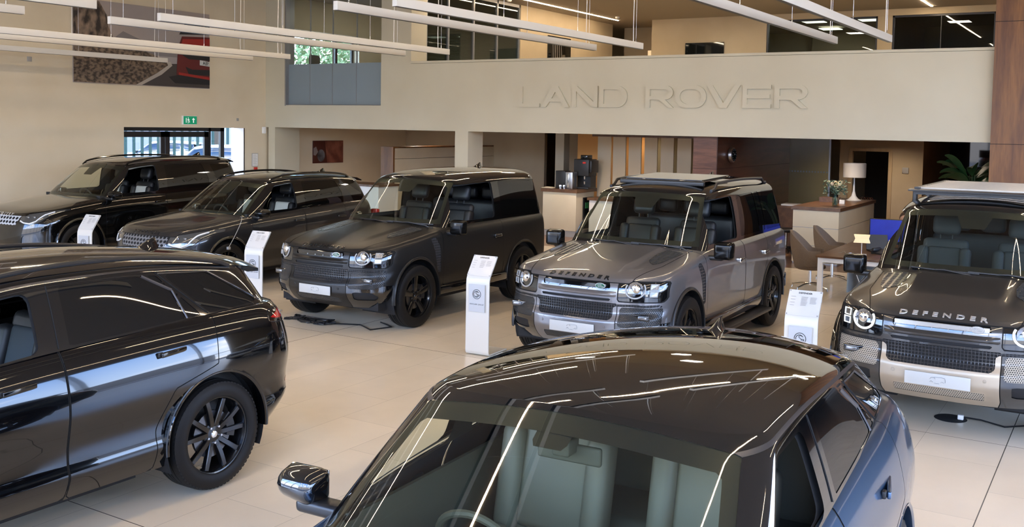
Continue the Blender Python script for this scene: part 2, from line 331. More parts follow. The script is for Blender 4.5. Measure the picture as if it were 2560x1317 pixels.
# column by the cafe and wood clad pier on the right
S_('column',-12.98,-12.72,23,23.3,0,2.62,'fascia').name='column'
o=S_('column',-2.03,1.2,FY-.12,FY+.6,0,CEIL,'walnut_v'); o.name='timber_pier'
for z in(2.42,4.45): S_('trim_4',-2.035,1.2,FY-.124,FY-.118,z-.004,z+.004,'softblack')
# fire exit: black aluminium double door in a deep white reveal
S_('trim_5',-19.5,-19.05,17.755,17.79,0,2.41,'white')
dr=B().box(-19.45,-19.38,14.24,14.34,0,2.41).box(-19.45,-19.38,17.30,17.42,0,2.41).box(-19.45,-19.38,14.24,17.42,2.32,2.41).box(-19.45,-19.38,16.93,16.99,0,2.41)
dr=struct(dr.build('door_2',M['blackframe']))
for a,b_ in((14.34,15.63),(15.65,16.93)):
    lf=B().box(-19.46,-19.40,a,a+.12,0,2.31).box(-19.46,-19.40,b_-.12,b_,0,2.31).box(-19.46,-19.40,a,b_,2.18,2.31).box(-19.46,-19.40,a,b_,0,.18).build('door_leaf',M['blackframe'],dr); B().box(-19.435,-19.425,a+.12,b_-.12,.18,2.18).build('door_pane',M['glass'],lf)
B().box(-19.435,-19.425,16.99,17.30,.02,2.32).build('side_pane',M['glass'],dr); B().cyl((-19.36,15.58,.9),(-19.36,15.58,1.5),.015).build('pull_handle',M['steel'],dr)
# glazed facades behind and to the right of the camera
fb=B()
for x in np.arange(-19,9.4,2.8): fb.box(x-.05,x+.05,-4.1,-3.95,0,CEIL)
for z in(0,2.6,CEIL-.08): fb.box(-19.05,9.2,-4.08,-3.97,z,z+.08)
struct(fb.build('window_6',M['grey']))
fb=B()
for y in np.arange(-4,18.6,2.8): fb.box(9.1,9.25,y-.05,y+.05,0,CEIL)
for z in(0,2.6,CEIL-.08): fb.box(9.12,9.22,-4,FY,z,z+.08)
struct(fb.build('window_7',M['grey']))
S_('wall_right',9.1,9.3,FY,34,0,CEIL,'wall')
S_('wall_rear',-19.4,9.3,33.9,34.1,0,CEIL,'wall')
# ceiling light strips
ON=('first','second','third','fourth','fifth')
for k,(x,y0,y1) in enumerate(STRIPS):
    o=B().box(x-.022,x+.022,y0,y1,CEIL-.012,CEIL-.001).build('ceiling_strip_light',M['led']); tag(o,'thin warm strip light in the showroom ceiling, %s from the poster wall, %s half'%(ON[k//2],('front','rear')[k%2]),'ceiling light','warm strip lights in the showroom ceiling')
for x,y0,y1,l in((-13.62,18.9,27.9,'thin warm strip light on the upstairs ceiling beside the glass partition'),(-4.6,18.9,27.9,'thin warm strip light on the upstairs ceiling near the timber pier')):
    tag(B().box(x-.022,x+.022,y0,y1,CEIL-.012,CEIL-.001).build('ceiling_strip_light',M['led']),l,'ceiling light')
# ------------------------------------------------------------ car surfaces
def curve(tab,sm=0.0):
    xs=np.array([t[0] for t in tab],float); ys=np.array([t[1] for t in tab],float)
    o=np.argsort(xs); xs=xs[o]; ys=ys[o]
    h=np.diff(xs); d=np.diff(ys)/h; m=np.zeros(len(xs)); m[0]=d[0]; m[-1]=d[-1]
    for i in range(1,len(xs)-1):
        m[i]=0 if d[i-1]*d[i]<=0 else 2*d[i-1]*d[i]/(d[i-1]+d[i])
    def f0(x):
        X=np.asarray(x,float); x=np.clip(X,xs[0],xs[-1]); i=np.clip(np.searchsorted(xs,x)-1,0,len(xs)-2)
        t=(x-xs[i])/h[i]; t2=t*t; t3=t2*t
        y=(2*t3-3*t2+1)*ys[i]+(t3-2*t2+t)*h[i]*m[i]+(-2*t3+3*t2)*ys[i+1]+(t3-t2)*h[i]*m[i+1]
        if sm>0: y=y+np.where(X<xs[0],(X-xs[0])*m[0],0)+np.where(X>xs[-1],(X-xs[-1])*m[-1],0)
        return y
    if sm<=0: return f0
    O=np.linspace(-2,2,17); Wt=np.exp(-O*O/2); Wt/=Wt.sum()
    def f(x):
        x=np.clip(np.asarray(x,float),xs[0],xs[-1]); return sum(w*f0(x+o*sm) for o,w in zip(O,Wt))
    return f
def poly_sdf(poly,r=0.0):
    P=np.array(poly,float)
    if r>0:   # inset convex polygon by r, then round
        n=len(P); A=0.5*sum(P[i][0]*P[(i+1)%n][1]-P[(i+1)%n][0]*P[i][1] for i in range(n))
        if A<0: P=P[::-1]
        Q=[]
        for i in range(n):
            a,b,c=P[i-1],P[i],P[(i+1)%n]; e1=(b-a)/np.linalg.norm(b-a); e2=(c-b)/np.linalg.norm(c-b)
            n1=np.array([-e1[1],e1[0]]); n2=np.array([-e2[1],e2[0]]); k=(n1+n2); k/=max(1e-6,(1+n1@n2)); Q.append(b+k*r)
        P=np.array(Q)
    def f(u,v):
        p=np.stack([u,v],1); n=len(P); d=np.full(len(p),1e9); s=np.ones(len(p)); j=n-1
        for i in range(n):
            e=P[j]-P[i]; w=p-P[i]; t=np.clip((w@e)/(e@e),0,1); q=w-t[:,None]*e; d=np.minimum(d,(q*q).sum(1))
            c1=p[:,1]>=P[i][1]; c2=p[:,1]<P[j][1]; c3=e[0]*w[:,1]>e[1]*w[:,0]
            flip=(c1&c2&c3)|(~c1&~c2&~c3); s[flip]*=-1; j=i
        return s*np.sqrt(d)-r
    return f
class Surf:
    def __init__(s,V,F): s.V=V; s.F=F
def compact(V,F):
    used=sorted({i for f in F for i in f}); mp={i:k for k,i in enumerate(used)}
    return Surf(V[used] if used else V[:0],[tuple(mp[i] for i in f) for f in F])
def split(S,fn):
    if not S.F: return S,S
    V=S.V; d=fn(V[:,:3]); d=np.where(np.abs(d)<1e-5,1e-5,d)
    if (d>0).all(): return Surf(V[:0],[]),S
    if (d<0).all(): return S,Surf(V[:0],[])
    neg=d<0; newv=[]; cache={}; base=len(V); Fi=[];Fo=[]
    def cut(a,b):
        k=(a,b) if a<b else (b,a)
        if k not in cache:
            t=d[k[0]]/(d[k[0]]-d[k[1]]); newv.append(V[k[0]]*(1-t)+V[k[1]]*t); cache[k]=base+len(newv)-1
        return cache[k]
    nl=neg.tolist()
    for f in S.F:
        s=sum(nl[i] for i in f)
        if s==0: Fo.append(f)
        elif s==len(f): Fi.append(f)
        else:
            a=[];b=[]
            for q in range(len(f)):
                i=f[q]; j=f[(q+1)%len(f)]
                (a if nl[i] else b).append(i)
                if nl[i]!=nl[j]:
                    c=cut(i,j); a.append(c); b.append(c)
            if len(a)>2: Fi.append(tuple(a))
            if len(b)>2: Fo.append(tuple(b))
    VV=np.vstack([V,np.array(newv)]) if newv else V
    return compact(VV,Fi),compact(VV,Fo)
def grid_surf(P):
    n,m=P.shape[:2]; V=P.reshape(-1,3); F=[(i*m+k,(i+1)*m+k,(i+1)*m+k+1,i*m+k+1) for i in range(n-1) for k in range(m-1)]
    return V,F
def weld(parts):
    V=np.vstack([p[0] for p in parts]); F=[];k=0
    for v,f in parts: F+=[tuple(i+k for i in q) for q in f]; k+=len(v)
    key={};mp=np.zeros(len(V),int);out=[]
    R=np.round(V/2e-5).astype(np.int64)
    for i in range(len(V)):
        t=tuple(R[i])
        if t not in key: key[t]=len(out); out.append(V[i])
        mp[i]=key[t]
    FF=[]
    for f in F:
        q=[]
        for i in f:
            j=int(mp[i])
            if j not in q: q.append(j)
        if len(q)>2: FF.append(tuple(q))
    V=np.array(out); N=np.zeros_like(V)
    for f in FF:
        a,b,c=V[f[0]],V[f[1]],V[f[2]]; n=np.cross(b-a,c-a)
        if len(f)==4: n=n+np.cross(c-a,V[f[3]]-a)
        for i in f: N[i]+=n
    N[np.abs(V[:,1])<1e-4,1]=0
    L=np.linalg.norm(N,axis=1); L[L==0]=1; N/=L[:,None]
    return Surf(np.hstack([V,N]),FF)
def surf_obj(S,name,m,parent,side='both',off=0.0):
    if not S.F: return None
    if side=='both' and S.V[:,1].min()>.004:
        surf_obj(S,name,m,parent,'R',off); return surf_obj(S,name,m,parent,'L',off)
    V=S.V[:,:3]+S.V[:,3:]*off; N=S.V[:,3:]; F=S.F
    if side in('both','R'):
        V2=V*[1,-1,1]; N2=N*[1,-1,1]; F2=[f[::-1] for f in F]
    if side=='both':
        k=len(V); V=np.vstack([V,V2]); N=np.vstack([N,N2]); F=list(F)+[tuple(i+k for i in f) for f in F2]
    elif side=='R': V,N,F=V2,N2,F2
    L=np.linalg.norm(N,axis=1); L[L==0]=1
    return mesh_obj(name,V,F,m,parent,True,N/L[:,None])
def islands(S):
    par=list(range(len(S.V)))
    def fd(a):
        while par[a]!=a: par[a]=par[par[a]]; a=par[a]
        return a
    for f in S.F:
        r=fd(f[0])
        for i in f[1:]: par[fd(i)]=r
    g={}
    for f in S.F: g.setdefault(fd(f[0]),[]).append(f)
    L=sorted(g.values(),key=len,reverse=True); big=[q for q in L if len(q)>60] or L[:1]; rest=[f for q in L if len(q)<=60 for f in q]
    out=[compact(S.V,q) for q in big]
    return out,(compact(S.V,rest) if rest else None)
def shell(S,m,parent):
    big,rest=islands(S)
    for q in big:
        x=(q.V[:,0].min()+q.V[:,0].max())/2; nm='body_shell' if q.V[:,1].min()<.02 and len(big)==1 else ('front_wing' if x>-.5 else ('rear_quarter_panel' if x<-2.2 else 'side_panel'))
        surf_obj(q,nm,m,parent)
def both(S,name,m,parent,off=0.0):
    return surf_obj(S,name,m,parent,'L',off),surf_obj(S,name,m,parent,'R',off)
NU_F,NU_R=34,26
def outline(xF,Lf,nf,xR,Lr,nr,W,step):
    """half outline front centre -> rear centre; returns arrays x, yrel, k-direction group"""
    pts=[]
    def quarter(n,N):
        th=np.linspace(0,PI/2,400); a=np.sin(th)**(2/n); b=np.cos(th)**(2/n)
        return a,b
    a,b=quarter(nf,0); x=xF-Lf+Lf*b; y=a*W
    s=np.concatenate([[0],np.cumsum(np.hypot(np.diff(x),np.diff(y)))]); t=np.linspace(0,s[-1],NU_F)
    fa=np.interp(t,s,a); fb=np.interp(t,s,b)
    a,b=quarter(nr,0); x=Lr*b; y=a*W
    s=np.concatenate([[0],np.cumsum(np.hypot(np.diff(x),np.diff(y)))]); t=np.linspace(0,s[-1],NU_R)
    ra=np.interp(t,s,a)[::-1]; rb=np.interp(t,s,b)[::-1]
    ns=max(8,int((xF-Lf-xR-Lr)/step))
    return fa,fb,ns,ra,rb
def out_pts(o,xF,Lf,xR,Lr,Wf,inset,k=1.0):
    fa,fb,ns,ra,rb=o
    x1=xF-Lf; x2=xR+Lr
    x=np.concatenate([x1+Lf*fb*k,np.linspace(x1,x2,ns+1)[1:-1],x2-Lr*rb*k])
    yr=np.concatenate([fa,np.ones(ns-1),ra])
    y=yr*np.maximum(Wf(x)-inset,0)*k
    return x,y,yr
def car_shell(s,step=.05):
    zs=curve(s['zsill']); zt=curve(s['zsh'],.07); Wf=curve(s['W'],.12); ins=curve(s['inset'],.012); xFv=curve(s['xF'],.012); xRv=curve(s['xR'])
    Lf,nf,Lr,nr=s['Lf'],s['nf'],s['Lr'],s['nr']
    rows=s.get('rows',30); o=outline(xFv(.5),Lf,nf,xRv(.5),Lr,nr,float(Wf(0)),step)
    x1=float(xFv(1))-Lf; x2=float(xRv(1))+Lr; wi=float(ins(1.0)); cr=curve(s['crown']); cp=s.get('crownp',6)
    def gauge(x,y,x1,x2,Lf,nf,Lr,nr,w):
        a=np.abs(y)/w; fx=np.clip((x-x1)/Lf,0,None); rx=np.clip((x2-x)/Lr,0,None)
        return np.where(fx>0,(a**nf+fx**nf)**(1/nf),np.where(rx>0,(a**nr+rx**nr)**(1/nr),a))
    bul=s.get('bulge')
    def Hb(x,y):
        x=np.asarray(x,float); y=np.asarray(y,float)
        k=np.clip(gauge(x,y,x1,x2,Lf,nf,Lr,nr,np.maximum(Wf(x)-wi,.05)),0,1)
        h=zt(x)+cr(x)*(1-k**cp)
        if bul: h=h+bul(x,y,k)
        return h
    P=[]
    for v in np.linspace(0,1,rows):
        x,y,yr=out_pts(o,float(xFv(v)),Lf,float(xRv(v)),Lr,Wf,float(ins(v)))
        top=zt(x) if not bul else Hb(x,y)
        sc=s.get('side')
        z=zs(x)+(top-zs(x))*v
        if sc: y=y+sc(x,z,yr)
        P.append(np.stack([x,y,z],1))
    P=np.array(P)[::-1]      # top row first
    # orientation: columns front->rear, rows top->bottom ; outward normal
    lower=grid_surf(P)
    D=[]
    for k in np.concatenate([np.linspace(1,.8,9),np.linspace(.8,0,22)[1:]]):
        x,y,yr=out_pts(o,float(xFv(1)),Lf,float(xRv(1)),Lr,Wf,wi,k)
        if k==1: D.append(P[0]); continue
        D.append(np.stack([x,y,Hb(x,y)],1))
    D=np.array(D)[::-1]
    deck=grid_surf(D)
    body=weld([lower,deck])
    # greenhouse
    g=s['gh']; step2=step
    og=outline(g['f0'],g['Lf'],g['nf'],g['r0'],g['Lr'],g['nr'],.8,step2)
    w0=curve(g['w0'],.2); w1=curve(g['w1'],.2); zr=curve(g['zr'],.20); c1=g['c1']; c2=g['c2']
    xb,yb,_=out_pts(og,g['f0'],g['Lf'],g['r0'],g['Lr'],w0,0)
    xt,yt,_=out_pts(og,g['f1'],g['Lf1'],g['r1'],g['Lr1'],w1,0)
    gx1=g['f1']-g['Lf1']; gx2=g['r1']+g['Lr1']
    def Hr(x,y):
        w=w1(x); k=np.clip(gauge(x,y,gx1,gx2,g['Lf1'],g['nf'],g['Lr1'],g['nr'],w),0,1)
        return zr(x)+c1*(1-np.clip(np.abs(y)/w,0,1)**2)+c2*(1-k**g.get('rp',8))
    A=np.stack([xb,yb,Hb(xb,yb)-.004],1); T=np.stack([xt,yt,Hr(xt,yt)],1)
    rowsg=26; G=[]
    yrel=yt/np.maximum(w1(xt),1e-3)
    for v in np.linspace(0,1,rowsg):
        q=A*(1-v)+T*v; bl=g['bulge']*4*v*(1-v)
        q[:,1]+=bl*yrel**3*1.0; 
        fr=np.clip(1-yrel**2,0,1); q[:,0]+=np.where(xt>(g['f1']+g['r1'])/2,1,-1)*bl*.8*fr
        # round the top edge
        e=max(0,(v-.88)/.12); q[:,1]-=yrel*e*e*g.get('edge',.03)
        G.append(q)
    Tr=G[-1].copy(); G=np.array(G)[::-1]
    # roof cap scaled from the final top row
    R=[]
    for k in np.concatenate([np.linspace(1,.85,8),np.linspace(.85,0,24)[1:]]):
        fx=Tr[:,0].copy(); x=np.where(fx>gx1,gx1+(fx-gx1)*k,np.where(fx<gx2,gx2+(fx-gx2)*k,fx)); y=Tr[:,1]*k
        if k==1: R.append(Tr); continue
        z=Hr(x,y/ (1-g.get('edge',.03)/np.maximum(w1(x),.1)))
        R.append(np.stack([x,y,z],1))
    R=np.array(R)[::-1]
    gh=weld([grid_surf(G),grid_surf(R)])
    # drop deck below the cabin
    base=np.stack([xb,yb],1); ring=[(p[0],p[1]) for p in base]+[(p[0],-p[1]) for p in base[::-1][1:-1]]
    c=np.array(ring).mean(0); ring=[((p[0]-c[0])*.985+c[0],p[1]*.98) for p in ring]
    inb=poly_sdf(ring)
    def fdeck(p): 
        return np.maximum(inb(p[:,0],p[:,1]),(Hb(p[:,0],p[:,1])-.02)-p[:,2])
    hole,body=split(body,fdeck)
    return dict(body=body,gh=gh,Hb=Hb,Hr=Hr,A=A,T=Tr,Wf=Wf,zt=zt)
def side(poly,r=0,ymin=.45,xlim=None):
    f=poly_sdf(poly,r)
    return lambda p: np.maximum(f(p[:,0],p[:,2]),ymin-np.abs(p[:,1]))
def front(poly,r=0,xmin=.2):
    f=poly_sdf(poly,r)
    return lambda p: np.maximum(f(p[:,1],p[:,2]),xmin-p[:,0])
def rear(poly,r=0,xmax=-3):
    f=poly_sdf(poly,r)
    return lambda p: np.maximum(f(p[:,1],p[:,2]),p[:,0]-xmax)
def top(poly,r=0,zmin=.9):
    f=poly_sdf(poly,r)
    return lambda p: np.maximum(f(p[:,0],p[:,1]),zmin-p[:,2])
def band(fn,w): return lambda p: np.abs(fn(p))-w
def grow(fn,w): return lambda p: fn(p)-w
# ------------------------------------------------------------ wheel
def arm(b,r0,a0,r1,a1,w0,w1,y0,y1,th=.03,n=6,bend=0.0):
    """spoke from (r0,a0) to (r1,a1); outer face at y, chamfered section"""
    V=[];st=[]
    for i in range(n+1):
        t=i/n; r=r0+(r1-r0)*t; a=a0+(a1-a0)*t**1.3; w=w0+(w1-w0)*t; y=y0+(y1-y0)*t**.6+bend*math.sin(PI*t)
        c=Vector((math.cos(a)*r,0,math.sin(a)*r)); tn=Vector((-math.sin(a),0,math.cos(a)))
        for dw,dy in((-.5,-th),(-.5,-.008),(-.36,0),(.36,0),(.5,-.008),(.5,-th)):
            q=c+tn*w*dw; V.append((q.x,y+dy,q.z))
    F=[]
    for i in range(n):
        for k in range(6): F.append((i*6+k,i*6+(k+1)%6,(i+1)*6+(k+1)%6,(i+1)*6+k))
    F+= [tuple(range(5,-1,-1)),tuple(n*6+k for k in range(6))]
    b.add(V,F)
def make_wheel(style,R,rr,w,pm):
    """wheel with outer face towards +y, centre at origin. returns list of (name, mesh builder, material)"""
    h=w/2; out=[]
    ty=B(); tr=[(R,-h*.62),(R,-h*.5),(R-.008,-h*.49),(R-.008,-h*.44),(R,-h*.43),(R+.001,-h*.14),(R-.008,-h*.13),(R-.008,-h*.08),(R+.001,-h*.07)]
    prof=[(rr+.004,-h*.86),(rr+.012,-h*.95),((R+rr)/2,-h*1.02),(R-.03,-h*.93),(R-.012,-h*.84)]+tr+[(r,-y) for r,y in tr[::-1]]+[(R-.012,h*.84),(R-.03,h*.93),((R+rr)/2,h*1.02),(rr+.02,h*.98),(rr+.008,h*.93),(rr+.004,h*.86)]
    ty.lathe(prof,64,axis='y'); 
    # tread blocks: shallow shoulder notches
    n=72
    for i in range(n):
        a=2*PI*i/n; 
        for sgn in(-1,1):
            T=Matrix.Rotation(-a,4,'Y'); ty.box(R-.03,R-.0095,sgn*h*.66,sgn*h*.86,-.010,.010,T)
    rim=B(); lip=h*.80
    rim.lathe([(rr+.002,-lip),(rr-.004,-lip),(rr-.016,-lip+.03),(rr-.024,0),(rr-.020,lip-.035),(rr-.008,lip-.012),(rr-.004,lip),(rr+.006,lip+.003),(rr+.008,lip-.004),(rr+.002,lip-.02)],64,axis='y')
    yo=lip-.012; hub=lip-.035
    if style=='velar':
        for k in range(5):
            A=PI/2+k*2*PI/5
            for sg in(-1,1): arm(rim,.045,A+sg*.26,rr-.012,A+sg*.30,.044,.040,hub,yo,.035,6,.004)
            arm(rim,.03,A+PI/5,.09,A+PI/5,.05,.03,hub-.006,hub-.012,.03,3)
    elif style=='defender':
        for k in range(5):
            A=PI/2+k*2*PI/5
            arm(rim,.05,A,rr-.012,A,.058,.088,hub,yo,.045,6,.0)
            arm(rim,.05,A+.16,rr-.02,A+.235,.02,.03,hub-.03,yo-.04,.03,5)
            arm(rim,.05,A-.16,rr-.02,A-.235,.02,.03,hub-.03,yo-.04,.03,5)
    else:
        for k in range(7):
            A=PI/2+k*2*PI/7
            for sg in(-1,1): arm(rim,.05,A+sg*.10,rr-.012,A+sg*.17,.024,.026,hub,yo,.035,5,.0)
    rim.lathe([(0.0,hub+.004),(.045,hub+.004),(.085,hub-.004),(.088,hub-.05),(0.0,hub-.05)],28,axis='y')
    cap=B(); cap.lathe([(0,hub+.012),(.022,hub+.011),(.027,hub+.007),(.028,hub)],24,axis='y')
    nuts=B()
    for k in range(5):
        A=PI/2+PI/5+k*2*PI/5; c=(math.cos(A)*.060,0,math.sin(A)*.060)
        nuts.cyl((c[0],hub-.004,c[2]),(c[0],hub+.016,c[2]),.0095,.0085,6)
    disc=B(); disc.lathe([(.07,.02),(.075,.05),(.165,.05),(.165,.028),(.07,.028)],40,axis='y'); 
    cal=B()
    a0=PI*.92
    pr=[]
    for i in range(7):
        a=a0-.55+i*1.1/6; pr.append((math.cos(a)*.185,math.sin(a)*.185))
    for i in range(6,-1,-1):
        a=a0-.55+i*1.1/6; pr.append((math.cos(a)*.115,math.sin(a)*.115))
    cal.prism(pr,.0,.075,'y')
    return [('tyre',ty,'tyre'),('hub_cap',cap,'chrome' if style=='velar' else 'gloss'),('wheel_nuts',nuts,'steel' if style=='velar' else 'satin'),('brake_disc',disc,'disc'),('brake_caliper',cal,'black')],rim
_wheel_cache={}
def wheel(style,R,rr,w,car,pos,m,sidesgn):
    key=(style,R,rr,w,m.name)
    if key not in _wheel_cache:
        subs,rim=make_wheel(style,R,rr,w,m)
        o=rim.build('wheel',m,car,True,angle=40); ch=[]
        for nm,bb,mm in subs: ch.append(bb.build(nm,M[mm],o,True,angle=30))
        _wheel_cache[key]=(o,ch)
    else:
        src,sch=_wheel_cache[key]; o=src.copy(); link(o,car)
        for c in sch:
            d=c.copy(); link(d,o)
    o.location=pos
    o.rotation_euler=(0,0,0 if sidesgn>0 else PI)
    return o
M['tyre']=mat('tyre_rubber',(.006,.006,.0065),.55,0,.3)
M['disc']=mat('brake_disc_steel',(.14,.14,.145),.35,1)
M['seat_dark']=noise_var(mat('dark_leather',(.012,.012,.014),.45),(.010,.010,.012),(.018,.018,.02),6)
M['seat_cream']=mat('cream_leather',s2l(118,112,98),.5); M['dash_cream']=mat('taupe_dashboard',s2l(88,84,74),.6)
M['seat_light']=mat('light_leather',s2l(205,203,198),.5)
M['seat_blue']=mat('charcoal_cloth',s2l(52,58,64),.8)
M['dash']=mat('dashboard_plastic',(.02,.021,.022),.6)
M['liner']=mat('headlining',(.02,.02,.021),.9)
M['liner_light']=mat('light_headlining',s2l(170,165,155),.9)
M['mirror_black']=mat('mirror_housing_black',(.004,.004,.004),.12,0,.35)
M['gloss']=mat('gloss_black_trim',(.004,.004,.0045),.06,0,.6,coat=1)
M['satin']=mat('satin_black_trim',(.012,.012,.013),.33)
M['gap']=mat('panel_gap_shadow',(.002,.002,.002),.9)
M['privacy']=mat('privacy_glass',(.004,.0042,.0045),.015,0,.75)
M['redlens']=mat('tail_lamp_red',(.42,.012,.012),.08,coat=1)
M['clearlens']=mat('lamp_reflector',(.32,.33,.35),.18,.85)
M['drl']=mat('daylight_running_lamp',(.8,.8,.8),.3,emis=(.95,1,.85),es=.12)
M['drl_off']=mat('lamp_light_guide',(.36,.36,.35),.3)
M['plate']=mat('white_number_plate',s2l(186,187,184),.4)
M['letter_black']=mat('gloss_black_letters',(.008,.008,.008),.2)
M['letter_silver']=mat('silver_letters',(.62,.60,.56),.3,.7)
M['green']=mat('green_enamel',(.01,.10,.05),.3)
M['beige_skid']=mat('satin_champagne_skid_plate',s2l(176,164,146),.38,.5)
def grid_mat(name,fg,sc=(40,40),fill=.5,hexa=False,bg=(.003,.003,.003),axes=(1,2)):
    m=mat(name,fg,.3); n,l,b=nt(m); tc=n.new('ShaderNodeTexCoord'); sx=n.new('ShaderNodeSeparateXYZ'); l.new(tc.outputs['Object'],sx.inputs[0])
    def MM(op,a,bb=None):
        q=n.new('ShaderNodeMath'); q.operation=op
        for i,v in enumerate((a,bb)):
            if v is None: continue
            if isinstance(v,(int,float)): q.inputs[i].default_value=v
            else: l.new(v,q.inputs[i])
        return q.outputs[0]
    u=MM('MULTIPLY',MM('ADD',sx.outputs[axes[0]],10),sc[0]); v=MM('MULTIPLY',MM('ADD',sx.outputs[axes[1]],10),sc[1])
    if hexa: u=MM('ADD',u,MM('MULTIPLY',MM('MODULO',MM('FLOOR',v),2),.5))
    du=MM('ABSOLUTE',MM('SUBTRACT',MM('FRACT',u),.5)); dv=MM('ABSOLUTE',MM('SUBTRACT',MM('FRACT',v),.5))
    if hexa: d=MM('POWER',MM('ADD',MM('POWER',du,2),MM('POWER',MM('MULTIPLY',dv,1.05),2)),.5)
    else: d=MM('MAXIMUM',du,dv)
    hole=MM('LESS_THAN',d,fill/2+.12)
    mx=n.new('ShaderNodeMix'); mx.data_type='RGBA'; l.new(hole,mx.inputs[0]); mx.inputs[6].default_value=(*fg,1); mx.inputs[7].default_value=(*bg,1); l.new(mx.outputs[2],b.inputs['Base Color'])
    mr=n.new('ShaderNodeMix'); l.new(hole,mr.inputs[0]); mr.inputs[2].default_value=.25; mr.inputs[3].default_value=.9; l.new(mr.outputs[0],b.inputs['Roughness'])
    bp=n.new('ShaderNodeBump'); bp.inputs['Strength'].default_value=.8; bp.inputs['Distance'].default_value=.01; l.new(MM('SUBTRACT',1,hole),bp.inputs['Height']); l.new(bp.outputs[0],b.inputs['Normal'])
    return m
M['grid_black']=grid_mat('black_grid_grille',(.03,.03,.032),(36,36),.56)
M['hex_black']=grid_mat('black_honeycomb_mesh',(.035,.035,.035),(62,70),.40,True)
M['hex_beige']=grid_mat('champagne_honeycomb_mesh',s2l(170,160,144),(58,66),.36,True)
M['hex_big']=grid_mat('gloss_hexagon_grille',(.16,.16,.165),(14.5,18),.50,True)
M['tread']=grid_mat('black_tread_plate',(.05,.052,.05),(28,16),.55,True,bg=(.012,.012,.012),axes=(0,1))
M['sidevent']=grid_mat('side_vent_mesh',(.05,.05,.055),(30,30),.5,False,axes=(0,2))
def paint(name,col,metal=0.,rough=.35,coat=1.,spec=.5):
    return mat(name,col,rough,metal,spec,coat)
# ------------------------------------------------------------ shared car parts
class Ray:
    def __init__(s,surfs):
        V=[];F=[];k=0
        for S in surfs:
            for sg in(1,-1):
                v=S.V[:,:3]*[1,sg,1]; V+= [tuple(p) for p in v]; F+=[tuple(i+k for i in f) for f in S.F]; k+=len(v)
        s.t=BVHTree.FromPolygons(V,F)
    def x(s,y,z,off=0,frm=3,d=-1):
        h=s.t.ray_cast(Vector((frm,y,z)),Vector((d,0,0))); return None if h[0] is None else h[0].x-d*off
    def z(s,x,y,off=0):
        h=s.t.ray_cast(Vector((x,y,4)),Vector((0,0,-1))); return None if h[0] is None else h[0].z+off
    def y(s,x,z,off=0,sg=1):
        h=s.t.ray_cast(Vector((x,3*sg,z)),Vector((0,-sg,0))); return None if h[0] is None else h[0].y+off*sg
def letters(body,size,ray,mode,c,m,parent,xs=1.5,space=1.3,depth=.006,bold=.0,name='lettering'):
    v,f=text_mesh(body,size,depth,xs,bold,'CENTER',space); o=[]
    for x,y,z in v:
        if mode=='front':   # readable from the front: text x -> +y
            yy=c[0]+x; zz=c[1]+y; xx=ray.x(yy,zz); xx=c[2] if xx is None else xx; o.append((xx+z+depth*.3,yy,zz))
        elif mode=='bonnet':
            yy=c[1]+x; xx=c[0]-y; zz=ray.z(xx,yy); zz=1 if zz is None else zz; o.append((xx,yy,zz+z+depth*.3))
    return mesh_obj(name,o,f,m,parent)
def ring_pts(c,r,n=40,a0=0,a1=2*PI,sx=1,sz=1): return [(c[0]+math.cos(a0+(a1-a0)*i/n)*r*sx,c[1]+math.sin(a0+(a1-a0)*i/n)*r*sz) for i in range(n+1)]
def front_tube(ray,pts,r,off,closed=False,n=8):
    P=[]
    for y,z in pts:
        x=ray.x(y,z); 
        if x is not None: P.append((x+off,y,z))
    b=B()
    if len(P)>2: b.tube(P,r,n,closed)
    return b
def front_patch(ray,poly,off,fill=4):
    """flat-ish plate lying on the front surface"""
    b=B(); V=[]; 
    for y,z in poly:
        x=ray.x(y,z); V.append(((x if x is not None else .8)+off,y,z))
    n=len(V); V2=[(x-.02,y,z) for x,y,z in V]
    b.add(V+V2,[tuple(range(n)),tuple(range(2*n-1,n-1,-1))]+[(i,(i+1)%n,n+(i+1)%n,n+i) for i in range(n)]); return b
def rrect(y0,y1,z0,z1,r,n=5):
    P=[]
    for cx,cz,a in((y1-r,z1-r,0),(y0+r,z1-r,PI/2),(y0+r,z0+r,PI),(y1-r,z0+r,1.5*PI)):
        for i in range(n+1): P.append((cx+r*math.cos(a+PI/2*i/n),cz+r*math.sin(a+PI/2*i/n)))
    return P
def arch_trim(car,cx,cz,R,yb,yo,m,w=.07,a0=-8,a1=188,flat=.0):
    for sg in(1,-1):
        V=[];n=44
        prof=[(R+w,yb-.02),(R+w,yb+.006),(R+w-.012,yb+.5*(yo-yb)),(R+w*.5,yo),(R+.012,yo),(R,yo-.008),(R,yb-.09)]
        m_=len(prof)
        for i in range(n+1):
            a=math.radians(a0+(a1-a0)*i/n)
            for r,y in prof: V.append((cx+math.cos(a)*r,y*sg,cz+math.sin(a)*r))
        F=[]
        for i in range(n):
            for k in range(m_-1): F.append((i*m_+k,i*m_+k+1,(i+1)*m_+k+1,(i+1)*m_+k))
        b=B(); b.add(V,F); b.build('wheel_arch_trim',m,car,True,angle=50)
def arch_liner(car,cx,cz,R,yo):
    for sg in(1,-1):
        b=B();V=[];n=28
        for i in range(n+1):
            a=math.radians(-25+230*i/n)
            for y in(yo,.40): V.append((cx+math.cos(a)*R,y*sg,cz+math.sin(a)*R))
        F=[(i*2,i*2+1,i*2+3,i*2+2) for i in range(n)]
        k=len(V); V+= [(cx+math.cos(math.radians(-25+230*i/n))*R,.40*sg,cz+math.sin(math.radians(-25+230*i/n))*R) for i in range(n+1)]
        F.append(tuple(range(k,k+n+1)))
        b.add(V,F); b.build('wheel_arch_liner',M['softblack'],car,False)
